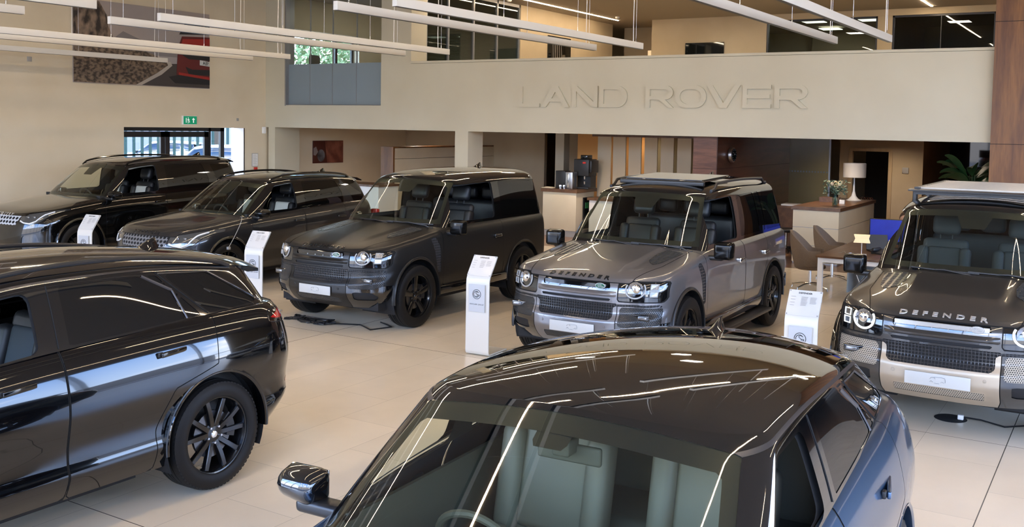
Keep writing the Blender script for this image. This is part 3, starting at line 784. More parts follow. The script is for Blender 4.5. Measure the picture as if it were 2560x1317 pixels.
def seat(car,x,y,z,m1,m2,wide=.50):
    T=Matrix.Translation((x,y,z))
    b=B(); b.box(-.27,.27,-wide/2,wide/2,-.02,.13,T,.05)
    for sg in(1,-1): b.box(-.25,.24,sg*(wide/2-.03)-.05,sg*(wide/2-.03)+.05,.02,.17,T,.04)
    T2=T@Matrix.Translation((-.24,0,.10))@Matrix.Rotation(math.radians(-14),4,'Y')
    for sg in(1,-1): b.box(-.07,.09,sg*(wide/2-.04)-.06,sg*(wide/2-.04)+.05,.02,.50,T2,.045)
    b.box(-.09,.02,-wide/2+.02,wide/2-.02,0,.60,T2,.05)
    s=b.build('front_seat',m1,car,True)
    b=B(); b.box(.0,.045,-wide/2+.08,wide/2-.08,.05,.50,T2,.03); b.box(-.2,.24,-wide/2+.09,wide/2-.09,.11,.148,T,.02); b.build('seat_facing',m2,s,True)
    b=B(); b.box(-.08,.05,-.14,.14,.64,.86,T2,.055); b.cyl(T2@Vector((-.02,.06,.5)),T2@Vector((-.02,.06,.7)),.007); b.cyl(T2@Vector((-.02,-.06,.5)),T2@Vector((-.02,-.06,.7)),.007); b.build('headrest',m1,s,True)
def steering(car,x,y,z,m):
    T=Matrix.Translation((x,y,z))@Matrix.Rotation(math.radians(-65),4,'Y')
    b=B(); pts=[T@Vector((math.cos(a)*.18,math.sin(a)*.18,0)) for a in [2*PI*i/40 for i in range(40)]]
    b.tube(pts,.016,8,True); b.lathe([(0,.03),(.06,.025),(.07,-.02),(0,-.03)],20,T)
    for a in(0.25,PI-.25,-PI/2): b.cyl(T@Vector((0,0,0)),T@Vector((math.cos(a-PI/2)*.17,math.sin(a-PI/2)*.17,0)),.018,.014,8)
    b.cyl(T@Vector((0,0,-.02)),T@Vector((0,0,-.25)),.03,.04,12)
    b.build('steering_wheel',m,car,True)
def mirror(car,x,y,z,m,sz=(.16,.24,.17),sg=1,boxy=False,fold=False):
    w,l,h=sz
    if fold: y-=.17; x-=.24; z-=.02
    bm=bmesh.new(); bmesh.ops.create_cube(bm,size=1)
    for v in bm.verts:
        t=v.co.x; v.co=Vector((v.co.x*w,v.co.y*l,v.co.z*h))
        if t>0: v.co.y*=.86 if boxy else .78; v.co.z*=.9 if boxy else .7
        if v.co.y*sg>0 and not boxy: v.co.z*=.8; v.co.x-=.03
    bmesh.ops.bevel(bm,geom=bm.edges[:],offset=.035 if boxy else .05,segments=4,profile=.5,affect='EDGES')
    T=Matrix.Translation((x,sg*y,z))@(Matrix.Rotation(sg*1.15,4,'Z') if fold else Matrix.Identity(4)); b=B().bm(bm,T)
    o=b.build('door_mirror',m,car,True,angle=60)
    B().box(-w/2-.004,-w/2+.004,-l/2+.03,l/2-.03,-h/2+.025,h/2-.025,T,.003).build('mirror_glass',M['chrome'],o,True)
    T2=Matrix.Translation((x-.01+(.12 if fold else 0),sg*(y-l*(.55 if not fold else .25)),z-h*.42)); B().box(-.05,.05,-.13,.13,-.025,.03,T2,.02).build('mirror_arm',M['satin'],o,True)
def interior(car,s,x_seat,z_seat,m_seat,m_face,x_dash,z_dash,w,xr,wheel_m=None,liner='liner',yo=.37,dashm=None):
    dashm=dashm or M['dash']
    zb=.45
    b=B(); b.box(xr,x_dash+.25,-w,w,.34,.40); b.box(xr,x_dash+.25,w-.02,w,.40,s['belt']-.05); b.box(xr,x_dash+.25,-w,-w+.02,.40,s['belt']-.05); b.box(xr,xr+.02,-w,w,.4,s['belt']-.1); b.box(x_dash+.23,x_dash+.25,-w,w,.4,z_dash-.1)
    b.build('cabin_tub',dashm,car)
    bm=bmesh.new(); bmesh.ops.create_cube(bm,size=1)
    for v in bm.verts: v.co=Vector((x_dash+v.co.x*.42,v.co.y*2*(w-.01),z_dash-.16+v.co.z*.30+(.02 if v.co.x>0 and v.co.z>0 else 0)))
    bmesh.ops.bevel(bm,geom=bm.edges[:],offset=.06,segments=4,affect='EDGES'); B().bm(bm).build('dashboard',dashm,car,True)
    d=B().box(x_dash-.24,x_dash-.21,-.14,.14,z_dash-.16,z_dash-.01,bev=.008).build('centre_screen',M['blackglass'],car,True)
    B().box(x_seat-.35,x_dash-.15,-.10,.10,.40,z_seat+.16,bev=.04).build('centre_console',dashm,car,True)
    for sg in(1,-1): seat(car,x_seat,sg*yo,z_seat,m_seat,m_face)
    B().box(x_seat-1.12,x_seat-.62,-.62,.62,z_seat-.02,z_seat+.13,bev=.05).box(x_seat-1.22,x_seat-1.04,-.62,.62,z_seat+.1,z_seat+.68,bev=.06).build('rear_bench',m_seat,car,True)
    for yy in(-.36,0,.36): B().box(x_seat-1.26,x_seat-1.14,yy-.13,yy+.13,z_seat+.7,z_seat+.88,bev=.05).build('rear_headrest',m_seat,car,True)
    steering(car,x_dash-.42,-yo,z_dash-.10,wheel_m or dashm)
def fin(car,x,z,m):
    b=B(); V=[];F=[]; n=8
    prof=[(.10,.0,.030),(.055,.025,.028),(.0,.052,.020),(-.04,.066,.012),(-.075,.068,.008)]
    k=0
    rows=[]
    for px,pz,w in prof: rows.append([(x+px,-w*2,z-.01),(x+px,-w*1.0,z+pz*.5),(x+px,-w*.35,z+pz*.9),(x+px,0,z+pz),(x+px,w*.35,z+pz*.9),(x+px,w*1.0,z+pz*.5),(x+px,w*2,z-.01)])
    rows.append([(x-.095,q[1],z-.01+(q[2]-z+.01)*.3) for q in rows[-1]])
    for r in rows: V+=r
    for i in range(len(rows)-1):
        for j in range(6): F.append((i*7+j,(i+1)*7+j,(i+1)*7+j+1,i*7+j+1))
    F.append(tuple(range(7))); F.append(tuple((len(rows)-1)*7+j for j in range(6,-1,-1)))
    b.add(V,F); b.build('roof_antenna',m,car,True,angle=60)
def wipers(car,sh,y0s,m,z=.02):
    pass
def emblem(ray,car,c,face,rimm,w=.058,h=.030,xoff=.012,txt=True):
    y,z=c; x=ray.x(y,z); x=(x if x else .8)+xoff
    b=B(); P=ring_pts((0,0),1,32)[:-1]; b.prism([(y+p[0]*w,z+p[1]*h) for p in P],x-.012,x,'x'); o=b.build('badge',rimm,car,True)
    b=B(); b.prism([(y+p[0]*w*.86,z+p[1]*h*.80) for p in P],x,x+.003,'x'); b.build('badge_face',face,o)
    for t,dz in(('LAND',.3),('ROVER',-.3)):
        v,f=text_mesh(t,h*.72,.002,1.0,.0); mesh_obj('badge_lettering',[(x+.004+q[2],y+q[0]+ (-.008 if dz>0 else .008),z+q[1]+dz*h) for q in v],f,rimm,o)
def number_plate(ray,car,z,x=None,y=0,mark='defender'):
    if x is None: x=max(v for v in (ray.x(y+dy,z) for dy in(-.25,0,.25)) if v is not None)+.012
    o=B().box(x-.006,x+.002,y-.26,y+.26,z-.0555,z+.0555,bev=.004).build('number_plate',M['plate'],car,True)
    X=x+.0045
    line=[[(-.055,.008),(-.045,.022),(-.02,.024),(-.012,.012)],[(-.02,.026),(0.03,.03),(.062,.026),(.068,.005),(.066,-.012)],[(.03,-.016),(.042,-.006),(.055,-.016)],[(-.055,-.016),(-.045,-.006),(-.03,-.016)],[(-.02,-.024),(.02,-.026)]]
    b=B()
    for L in line: b.tube([(X,y+p[0],z+p[1]) for p in L],.0018,5)
    b.build('outline_drawing',M['grey'],o)
# ------------------------------------------------------------ car builders
def cutpart(S,fn,gaps,gw=.004):
    if gw<=0:
        a,b=split(S,fn); return a,b
    big,rest=split(S,grow(fn,gw)); part,g=split(big,grow(fn,-gw)); gaps.append(g); return part,rest
def merge(surfs):
    surfs=[s for s in surfs if s.F]
    if not surfs: return Surf(np.zeros((0,6)),[])
    V=np.vstack([s.V for s in surfs]);F=[];k=0
    for s in surfs: F+=[tuple(i+k for i in f) for f in s.F]; k+=len(s.V)
    return Surf(V,F)
def under(car,s,x0,x1,w,z0=.30,z1=.42):
    B().box(x0,x1,-w,w,z0,z1).build('underbody',M['softblack'],car)
def solve_line(p0,p1): return lambda t:(p0[0]+(p1[0]-p0[0])*t,p0[1]+(p1[1]-p0[1])*t)
def defender(name,label,loc,rz,wb=3.022,pm=None,roofm=None,skid=None,lower=None,hexm=None,letter=None,bar=None,em=None,drl=None,variant='110',rack=False,pano=False,rails=False,step=False,seatm=None,group=None,hoodm=None):
    car=thing(name,label,'car',loc,rz,group)
    xr=-wb-.78
    s=dict(zsill=[(.86,.30),(.60,.31),(.45,.40),(.2,.42),(-wb+.2,.42),(-wb-.45,.48),(xr,.52)],
      zsh=[(.86,.96),(.80,1.01),(.72,1.035),(.55,1.062),(.2,1.105),(-.2,1.150),(-.6,1.198),(-1.0,1.225),(-2,1.235),(xr,1.245)],
      W=[(.86,.90),(.5,.930),(.0,.948),(-.6,.952),(-2,.955),(xr+.6,.95),(xr,.925)],
      inset=[(0,.035),(.12,.012),(.25,0),(.55,0),(.78,.008),(.88,.020),(.94,.034),(.975,.052),(1,.075)],
      xF=[(0,.70),(.08,.765),(.2,.835),(.30,.862),(.45,.862),(.50,.838),(.56,.815),(.78,.812),(.90,.80),(.96,.785),(1,.745)],
      xR=[(0,xr+.05),(.15,xr),(1,xr)],Lf=.50,nf=2.75,Lr=.20,nr=3.6,crown=[(.86,.015),(.6,.03),(-.5,.045),(xr,.03)],crownp=5,rows=34)
    def bul(x,y,k):
        f=lambda t: np.clip(t,0,1)**2*(3-2*np.clip(t,0,1))
        return .016*f((.46-np.abs(y))/.07)*f((.55-x)/.35)*f((x+1.2)/.2)
    s['bulge']=bul
    s['gh']=dict(f0=-.545,f1=-1.055,Lf=.22,Lf1=.18,nf=2.5,r0=xr+.02,r1=xr+.10,Lr=.16,Lr1=.22,nr=3.4,
      w0=[(-.5,.855),(-1.5,.868),(xr,.85)],w1=[(-.95,.70),(-1.4,.745),(-2.2,.76),(xr,.735)],zr=[(-1.05,1.765),(-1.25,1.805),(-1.6,1.845),(-2.4,1.860),(xr+.1,1.835)],c1=.045,c2=.050,rp=7,bulge=.018,edge=.028)
    s['belt']=1.22
    sh=car_shell(s); body,gh=sh['body'],sh['gh']; ray=Ray([body]); rayr=Ray([gh]); gaps=[]
    AR=.462; az=.415
    for cx in(0,-wb):
        c=lambda p,cx=cx: np.maximum(np.hypot(p[:,0]-cx,p[:,2]-az)-AR,.5-p[:,1]); _,body=split(body,c)
    # bonnet
    bonnet,body=cutpart(body,top([(.90,-1),(.90,.50),(.70,.60),(.2,.715),(-.50,.745),(-.50,-1)],.0,1.0),gaps)
    plates,bonnet=split(bonnet,top([(-.46,.50),(-.42,.715),(.05,.655),(.20,.60),(.06,.50),(-.20,.47)],.01,1.0))
    # front features (y,z)
    lamp,body=cutpart(body,front([(.475,.815),(.475,1.025),(.905,1.02),(.91,.855),(.885,.815)],.02,.25),gaps,.005)
    slot,body=split(body,front(rrect(-.39,.39,.925,1.0,.012),0,.3))
    slot2,body=split(body,front([(-.41,.812),(-.41,.840),(.41,.840),(.41,.812)],0,.3))
    grille,body=split(body,front([(-.43,.645),(-.43,.765),(-1,.765),(-1,.79),(.88,.79),(.88,.765),(.43,.765),(.43,.645),(.40,.62),(-.40,.62)],0,.3))
    intake,body=split(body,front([(.50,.56),(.50,.760),(.885,.760),(.885,.60),(.80,.56)],.02,.3))
    lowin,body=split(body,front([(.56,.42),(.56,.52),(.78,.52),(.84,.46),(.80,.42)],.015,.3))
    hexl,body=split(body,front(rrect(-.36,.36,.365,.44,.008),0,.3))
    center,body=cutpart(body,front([(-.475,.30),(-.475,.79),(.475,.79),(.475,.36),(.43,.24),(-.43,.24)],.0,.3),gaps,.004)
    bump,body=cutpart(body,lambda p: np.maximum(np.maximum(p[:,2]-.60,.35-p[:,0]),0-9),gaps,.003)
    # doors
    doors=[]
    d1=-1.86 if variant=='110' else -2.02
    fd,body=cutpart(body,side([(-.56,.47),(-.56,1.4),(d1,1.4),(d1,.47)],.03,.6),gaps)
    doors.append(('front_door',fd))
    if variant=='110':
        rd,body=cutpart(body,side([(d1-.01,.47),(d1-.01,1.4),(-2.78,1.4),(-2.78,.95),(-2.62,.78),(-2.56,.47)],.0,.6),gaps)
        doors.append(('rear_door',rd))
    sv,fv=None,None
    vent,body=split(body,side([(-.30,1.12),(-.42,1.12),(-.50,.98),(-.50,.66),(-.43,.66),(-.37,.95)],.0,.6))
    shell(body,pm,car)
    surf_obj(bonnet,'bonnet',hoodm or pm,car); surf_obj(plates,'bonnet_tread_plate',M['tread'],car,off=.003)
    surf_obj(center,'front_bumper_centre',skid,car); surf_obj(bump,'front_bumper_corner',lower,car)
    surf_obj(grille,'grid_grille',M['grid_black'],car,off=-.004); surf_obj(hexl,'lower_mesh_grille',hexm,car,off=-.002)
    surf_obj(intake,'bumper_intake',hexm,car,off=-.004); surf_obj(lowin,'lower_bumper_vent',M['softblack'],car,off=-.01)
    surf_obj(slot,'upper_grille_slot',M['gloss'],car,off=-.012); surf_obj(slot2,'lower_grille_slot',M['softblack'],car,off=-.01)
    # panel behind the bumper centre top: paint band
    for nm,d in doors:
        for sd in('L','R'): 
            o=surf_obj(d,nm,pm,car,sd)
            sg=1 if sd=='L' else -1; hx=(d1+.16) if nm=='front_door' else -2.68; yy=ray.y(hx,1.02)
            B().box(hx-.09,hx+.09,yy+.012,yy+.034,1.005,1.045,bev=.01).build('door_handle',M['gloss'],o,True) if sg>0 else B().box(hx-.09,hx+.09,-yy-.034,-yy-.012,1.005,1.045,bev=.01).build('door_handle',M['gloss'],o,True)
            b=B(); b.box(hx+.05,hx+.09,sg*yy-.03,sg*yy+.03,.995,1.05,bev=.008); b.build('handle_key_block',M['chrome'] if variant=='110' else M['gloss'],o,True)
    both(vent,'side_vent',M['sidevent'],car,-.003)
    both(merge(gaps),'panel_gap',M['gap'],car,-.004)
    # lower cladding and sills
    for sg in(1,-1):
        b=B(); b.box(-wb+.46,-.46,sg*.93-.02,sg*.93+.035,.36,.475,bev=.018); b.build('sill_cladding',lower,car,True)
    for cx in(0,-wb): (arch_trim(car,cx,az,AR-.004,.945,.998,M['gloss'],.062) if rack else arch_trim(car,cx,az,AR-.004,.945,.968,M['satin'] if variant=='110' else pm,.035)); arch_liner(car,cx,az,AR,.93)
    # headlamps
    for sg,sd in((1,'L'),(-1,'R')):
        o=surf_obj(lamp,'headlamp',M['gloss'],car,sd,-.006)
        cy,cz=.645,.945
        def fx(y,z): 
            x=ray.x(sg*y,z); return x if x else .6
        P=[(fx(cy+math.cos(a)*.092,cz+math.sin(a)*.088)+.004,sg*(cy+math.cos(a)*.092),cz+math.sin(a)*.088) for a in np.linspace(math.radians(150),math.radians(395),34)]
        B().tube(P,.0105 if rack else .0085,8).build('light_ring',drl,o,True)
        xc=fx(cy,cz)
        B().lathe([(.0,.012),(.035,.010),(.045,.004),(.05,-.004)],24,Matrix.Translation((xc-.004,sg*cy,cz+.005))@Matrix.Rotation(PI/2,4,'Y')).build('projector_lens',M['chrome'],o,True)
        b=B(); b.lathe([(.046,.002),(.06,.004),(.078,.010),(.080,.006)],32,Matrix.Translation((xc-.012,sg*cy,cz))@Matrix.Rotation(PI/2-.0,4,'Y')@Matrix.Rotation(sg*-.35,4,'X')); b.build('lamp_reflector',M['clearlens'],o,True)
        b=B(); b.box(xc-.006,xc+.002,sg*cy-.078,sg*cy+.078,cz-.004,cz+.004); b.build('lamp_divider',M['satin'],o)
        for zz in(.972,.902):
            yy=.81; pr=[(yy-.03,zz-.027),(yy+.03,zz-.027),(yy+.033,zz+.025),(yy-.03,zz+.027)]
            V=[(fx(p[0],p[1])+.004,sg*p[0],p[1]) for p in pr]; b=B(); b.tube(V,.0065,6,True); b.build('light_square',drl,o,True)
            V2=[(v[0]-.004,v[1],v[2]) for v in V]; b=B(); b.add(V2,[(0,1,2,3)]); b.build('square_lens',M['clearlens'],o)
        # fog lamp in the intake
        x=ray.x(sg*.69,.665)
        q=B().box(x-.02,x+.004,sg*.69-.12,sg*.69+.12,.633,.697,bev=.012).build('fog_lamp_housing',M['gloss'],car,True)
        B().box(x-.0,x+.012,sg*.74-.05,sg*.74+.05,.648,.684,bev=.01).build('fog_lamp',M['clearlens'],q,True)
        xb=ray.x(sg*.36,.55); B().lathe([(0,.004),(.014,.003),(.016,-.002)],16,Matrix.Translation((xb,sg*.36,.55))@Matrix.Rotation(PI/2,4,'Y')).build('parking_sensor',skid,car,True)
        # black A pillar mirror
        mirror(car,-.70,1.075,1.235,M['mirror_black'],(.13,.235,.205),sg,True,fold=(sg<0 and variant=='90'))
    # grille bar and badge
    x=ray.x(0,.965); P=[(ray.x(y,.965) or x,y,.965) for y in np.linspace(-.375,.375,16)]
    b=B(); V=[]
    for p in P: V+=[(p[0]-.012,p[1],.965-.022),(p[0]+.002,p[1],.965-.022),(p[0]+.002,p[1],.965+.016),(p[0]-.012,p[1],.965+.016)]
    b.add(V,[(i*4+k,i*4+(k+1)%4,i*4+4+(k+1)%4,i*4+4+k) for i in range(15) for k in range(4)]); b.build('grille_bar',bar,car,True)
    b=B()
    for y in(-.2,-.07,.06,.19): b.box(x-.012,x+.003,y-.003,y+.003,.928,.942)
    b.build('grille_bar_clip',M['letter_silver'],car)
    V=[]
    for y in np.linspace(-.46,.46,20):
        xx=ray.x(y,.87) or x; 
        for dx,z in((-.01,.915),(.012,.903),(.028,.888),(.026,.872),(.008,.860),(-.01,.855)): V.append((xx+dx*(1-abs(y/.46)**6),y,z))
    b=B(); b.add(V,[(i*6+k,i*6+k+1,i*6+7+k,i*6+6+k) for i in range(19) for k in range(5)]); b.build('grille_beam',hoodm or pm,car,True)
    emblem(ray,car,(.285,.962),em[0],em[1])
    number_plate(ray,car,.51)
    letters('DEFENDER',.075,ray,'bonnet',(.715,0),letter,car,1.25,1.75,.008,.0015,'bonnet_lettering')
    # greenhouse: windscreen, front windows, dark rear glazing
    gz0,gz1=1.24,1.80
    def fs(p):
        t=np.clip((p[:,2]-1.20)/(.60),0,1); y=.80-.135*t
        zb=1.262+0*p[:,1]; zt_=1.792+.035*(1-(p[:,1]/.7)**2)
        f=np.maximum(np.abs(p[:,1])-y,np.maximum(zb-p[:,2],p[:,2]-zt_)); return np.maximum(f,-1.20-p[:,0])
    ws,gh=split(gh,fs); 
    roof,gh=split(gh,lambda p:(1.818+.03*np.clip(-(p[:,0]+1.0)/.6,0,1))-p[:,2])
    fwin,gh=split(gh,side([(-.80,1.275),(-1.06,1.762),(d1+.10,1.785),(d1+.09,1.275)],.035,.5))
    if variant=='110': wins=[[(d1-.06,1.285),(d1-.05,1.785),(-2.56,1.79),(-2.70,1.285)],[(-2.76,1.285),(-2.62,1.79),(-2.80,1.79),(-2.94,1.285)]]
    else: wins=[]
    tail=[(-2.98 if variant=='110' else d1-.08,1.285),(-2.92 if variant=='110' else d1-.07,1.79),(xr+.19,1.775),(xr+.12,1.285)]
    for wv in wins+[tail]:
        a,gh=split(gh,side(wv,.02,.5)); both(a,'rear_side_window',M['privacy'],car,-.004)
    rw,gh=split(gh,rear([(-.66,1.30),(-.60,1.76),(.60,1.76),(.66,1.30)],.03,xr+.4)); surf_obj(rw,'rear_window',M['privacy'],car)
    surf_obj(ws,'windscreen',M['screenglass'],car); surf_obj(gh,'window_pillars',M['gloss'],car); surf_obj(gh,'pillar_trim',M['liner'],car,off=-.03)
    surf_obj(roof,'roof',roofm or pm,car); surf_obj(roof,'headlining',M['liner'],car,off=-.035)
    # windscreen black border, wipers
    def edge(p):
        t=np.clip((p[:,2]-1.20)/(.60),0,1); y=.755-.135*t; zt_=1.735+.03*(1-(p[:,1]/.7)**2)
        return -np.maximum(np.abs(p[:,1])-y,np.maximum(1.315-p[:,2],p[:,2]-zt_))
    brd,_=split(ws,edge); surf_obj(brd,'windscreen_border',M['black'],car,off=-.002)
    cam_,_=split(ws,lambda p: np.maximum(np.abs(p[:,1])-.15+.5*(1.745-p[:,2]),1.655-p[:,2])); surf_obj(cam_,'camera_cluster',M['black'],car,off=-.006)
    for x0,y0,y1 in((-.47,.12,-.50),(-.45,.72,.02)):
        P=[]; 
        for t in np.linspace(0,1,9):
            y=y0+(y1-y0)*t; h=rayr.x(y,1.255+.012*t); P.append(((h if h else -.6)+.022,y,1.258+.012*t))
        b=B(); b.tube(P,.009,6); P2=[(P[0][0]+.06,y0+.02,1.205),(P[1][0]+.035,P[1][1],1.245),(P[4][0]+.012,P[4][1],1.272),P[5]]; b.tube(P2,.010,6); b.cyl((P2[0][0],P2[0][1],1.19),(P2[0][0],P2[0][1],1.225),.02); b.build('wiper',M['black'],car,True)
    # tail and underside
    B().box(xr-.03,xr+.02,-.90,.90,.42,.62,bev=.02).build('rear_bumper',lower,car,True)
    under(car,s,xr+.1,.60,.80,.28,.42)
    # wheels
    wm=M['wheel_black']
    for x in(0,-wb):
        for sg in(1,-1): wheel('defender',.403,.268,.255,car,(x,sg*.845,.403),wm,sg)
    interior(car,s,-1.35,.78,seatm or M['seat_dark'],seatm or M['seat_dark'],-.72,1.16,.86,xr+.15,yo=.37)
    T_=sh['Hr']
    if rails:
        for sg in(1,-1):
            pts=[(x,sg*.66,float(T_(np.array([x]),np.array([.66]))[0])+ (.055 if -3.4<x<-1.5 else .0)) for x in np.linspace(-1.38,-3.5,24)]
            b=B(); b.tube(pts,.018,8); b.build('roof_rail',M['satin'],car,True)
    if pano:
        bm=bmesh.new(); bmesh.ops.create_cube(bm,size=1)
        for v in bm.verts: v.co=Vector((-1.98+v.co.x*1.0,v.co.y*1.02,1.985+v.co.z*.03-(.03 if v.co.x>0 else 0)))
        bmesh.ops.bevel(bm,geom=bm.edges[:],offset=.012,segments=3,affect='EDGES')
        b=B().bm(bm); o=b.build('sliding_roof_panel',M['gloss'],car,True)
        B().box(-1.47,-1.40,-.55,.55,1.90,1.955,bev=.012).build('wind_deflector',M['satin'],car,True)
    if rack:
        z=2.0; x0=-1.42
        b=B(); b.box(-3.35,x0,.60,.655,z-.03,z+.015).box(-3.35,x0,-.655,-.60,z-.03,z+.015).box(x0-.03,x0+.03,-.655,.655,z-.06,z-.01)
        o=b.build('roof_rack_frame',M['satin'],car)
        bm=bmesh.new(); bmesh.ops.create_cube(bm,size=1)
        for v in bm.verts: v.co=Vector((x0+.06+v.co.x*.14,v.co.y*1.40,z-.015+v.co.z*(.03 if v.co.x<0 else .012)))
        bmesh.ops.bevel(bm,geom=bm.edges[:],offset=.006,segments=2,affect='EDGES'); B().bm(bm).build('rack_wind_fairing',M['satin'],car,True)
        for i in range(14):
            x=x0-.08-i*.135; B().box(x-.026,x+.026,-.63,.63,z-.008,z+.016,bev=.005).build('rack_slat',M['steel_slat'],o,True)
        for sg in(1,-1):
            for x in(-1.55,-2.3,-3.1): B().box(x-.05,x+.05,sg*.665-.02,sg*.665+.02,1.82,z-.01,bev=.01).build('rack_foot',M['satin'],o,True)
    if step:
        for sg in(1,-1): B().box(-wb+.52,-.55,sg*1.02-.085,sg*1.02+.085,.30,.345,bev=.015).build('side_step',M['satin'],car,True)
    fin(car,xr+.62,float(T_(np.array([xr+.62]),np.array([0.]))[0]),M['gloss'])
    return car
def velar(name,label,loc,rz,pm,roofm,trimline,rails=False,group=None,seatm=None,facem=None,dashm=None,zr_=None,w1_=None,step_=.04):
    car=thing(name,label,'car',loc,rz,group); wb=2.874; xr=-3.90
    s=dict(zsill=[(.87,.24),(.55,.25),(.3,.26),(-2.5,.27),(-3.3,.30),(-3.6,.38),(xr,.46)],
      zsh=[(.87,.80),(.80,.86),(.65,.92),(.4,.965),(0,1.01),(-.4,1.06),(-.8,1.115),(-1.3,1.165),(-2.0,1.195),(-2.6,1.215),(-3.2,1.225),(-3.6,1.215),(xr,1.165)],
      W=[(.87,.90),(.5,.945),(0,.965),(-.8,.955),(-1.6,.952),(-2.4,.962),(-2.9,.972),(-3.4,.95),(xr,.90)],
      inset=[(0,.075),(.10,.030),(.17,.012),(.24,.030),(.33,.034),(.45,.018),(.58,.001),(.68,.005),(.76,.019),(.83,.036),(.88,.051),(.93,.074),(.97,.098),(1,.125)],
      xF=[(0,.76),(.2,.86),(.5,.87),(.8,.85),(1,.74)],xR=[(0,xr+.16),(.2,xr+.02),(.45,xr),(.7,xr+.03),(.9,xr+.06),(1,xr+.10)],
      Lf=.62,nf=2.5,Lr=.50,nr=2.6,crown=[(.87,.02),(.5,.05),(-.4,.07),(xr,.03)],crownp=3.5,rows=40)
    s['gh']=dict(f0=-.36,f1=-1.10,Lf=.42,Lf1=.26,nf=2.3,r0=-3.70,r1=-3.58,Lr=.34,Lr1=.30,nr=2.6,
      w0=[(-.3,.80),(-1.2,.845),(-2.4,.84),(-3.2,.80),(-3.7,.74)],w1=w1_ or [(-1.0,.61),(-1.4,.65),(-2.2,.655),(-3.0,.61),(-3.6,.55)],
      zr=zr_ or [(-1.05,1.53),(-1.3,1.575),(-1.7,1.610),(-2.2,1.610),(-2.8,1.575),(-3.2,1.530),(-3.6,1.465)],c1=.062,c2=.014,rp=4,bulge=.008,edge=.03)
    s['belt']=1.14; zrc=curve(s['gh']['zr'],.20); TP=lambda x:float(zrc(x))-.062; zsc=curve(s['zsh']); BT=lambda x:float(zsc(x))+.012; HZ=s['gh']['zr'][0][1]
    sh=car_shell(s,step_); body,gh=sh['body'],sh['gh']; ray=Ray([body]); gaps=[]; rayg=Ray([gh])
    AR=.435; az=.40
    for cx in(0,-wb):
        c=lambda p,cx=cx: np.maximum(np.hypot(p[:,0]-cx,p[:,2]-az)-AR,.5-p[:,1]); _,body=split(body,c)
    bonnet,body=cutpart(body,top([(.74,-1),(.74,.45),(.4,.70),(-.3,.80),(-.36,.5),(-.2,-1)],.0,.75),gaps,.003)
    lamp,body=cutpart(body,front([(.44,.70),(.46,.78),(.80,.86),(.90,.84),(.88,.78)],.01,.3),gaps,.003)
    grille,body=split(body,front([(-.42,.66),(-.44,.79),(.44,.79),(.42,.66)],.02,.3))
    lowi,body=split(body,front([(-.6,.36),(-.55,.50),(.55,.50),(.6,.36)],.02,.3))
    fd,body=cutpart(body,side([(-.52,.40),(-.50,.9),(-.52,1.4),(-1.72,1.4),(-1.72,.27),(-.60,.27)],.0,.6),gaps,.0035)
    rd,body=cutpart(body,side([(-1.73,.27),(-1.73,1.4),(-2.92,1.4),(-2.86,.90),(-2.50,.80),(-2.36,.55),(-2.36,.27)],.0,.6),gaps,.0035)
    tl,body=cutpart(body,lambda p: np.maximum(poly_sdf([(.60,1.10),(.62,1.185),(.99,1.165),(.99,1.045),(.80,1.07)],.01)(np.abs(p[:,1])*0+np.clip(.60+((-3.40)-p[:,0])*.8,0,.985),p[:,2]),p[:,0]+3.40),gaps,.003)
    garn,body=cutpart(body,rear([(-.7,.99),(-.7,1.04),(.7,1.04),(.7,.99)],0,-3.7),gaps,.002)
    refl,body=split(body,lambda p: np.maximum(poly_sdf([(-3.60,.60),(-3.62,.63),(-3.92,.62),(-3.92,.585)])(p[:,0],p[:,2]),-9))
    bump,body=cutpart(body,lambda p: np.maximum(p[:,2]-(.55),p[:,0]+3.30),gaps,.002)
    sill,body=split(body,lambda p:np.maximum(p[:,2]-.335,np.abs(p[:,0]+1.4)-1.6))
    shell(body,pm,car); surf_obj(bonnet,'bonnet',pm,car); surf_obj(bump,'rear_bumper',M['gloss'] if pm.name.startswith('black') else pm,car)
    both(sill,'sill',pm,car); surf_obj(grille,'grille',M['grid_black'],car,off=-.004); surf_obj(lowi,'lower_intake',M['gloss'],car,off=-.006)
    for nm,d in(('front_door',fd),('rear_door',rd)):
        for sd,sg in(('L',1),('R',-1)):
            o=surf_obj(d,nm,pm,car,sd); hx=-1.42 if nm=='front_door' else -2.50; z=1.02 if nm=='front_door' else 1.045
            yy=ray.y(hx,z); h=.115
            b=B(); b.box(hx-h,hx+h,yy+.002,yy+.020,z-.017,z+.017,Matrix.Translation((hx,yy,z))@Matrix.Rotation(.02,4,'Y')@Matrix.Rotation(.14,4,'Z')@Matrix.Translation((-hx,-yy,-z)),.007)
            if sg<0: b.v=[(x,-y,zz) for x,y,zz in b.v]; b.f=[f[::-1] for f in b.f]
            ho=b.build('door_handle',pm,o,True)
            B().box(hx+.085,hx+.125,sg*(yy+.006)-.010,sg*(yy+.006)+.010,z-.018,z+.016,bev=.006).build('handle_recess',M['black'],ho,True)
    both(merge(gaps),'panel_gap',M['gap'],car,-.003)
    for sd,sg in(('L',1),('R',-1)):
        o=surf_obj(tl,'tail_lamp',M['gloss'],car,sd)
        inner,_=split(tl,lambda p: np.maximum(poly_sdf([(-3.43,1.130),(-3.60,1.168),(-3.90,1.158),(-3.90,1.108),(-3.66,1.098),(-3.5,1.112)])(p[:,0],p[:,2]),-9)); surf_obj(inner,'red_light_band',M['redlens'],o,sd,.002)
        in2,_=split(tl,lambda p: np.maximum(np.maximum(p[:,2]-1.096,1.062-p[:,2]),p[:,0]+3.70)); surf_obj(in2,'clear_lens_band',M['clearlens'],o,sd,.002)
        surf_obj(lamp,'headlamp',M['clearlens'],car,sd,-.002)
        surf_obj(refl,'rear_reflector',M['redlens'],car,sd,.001)
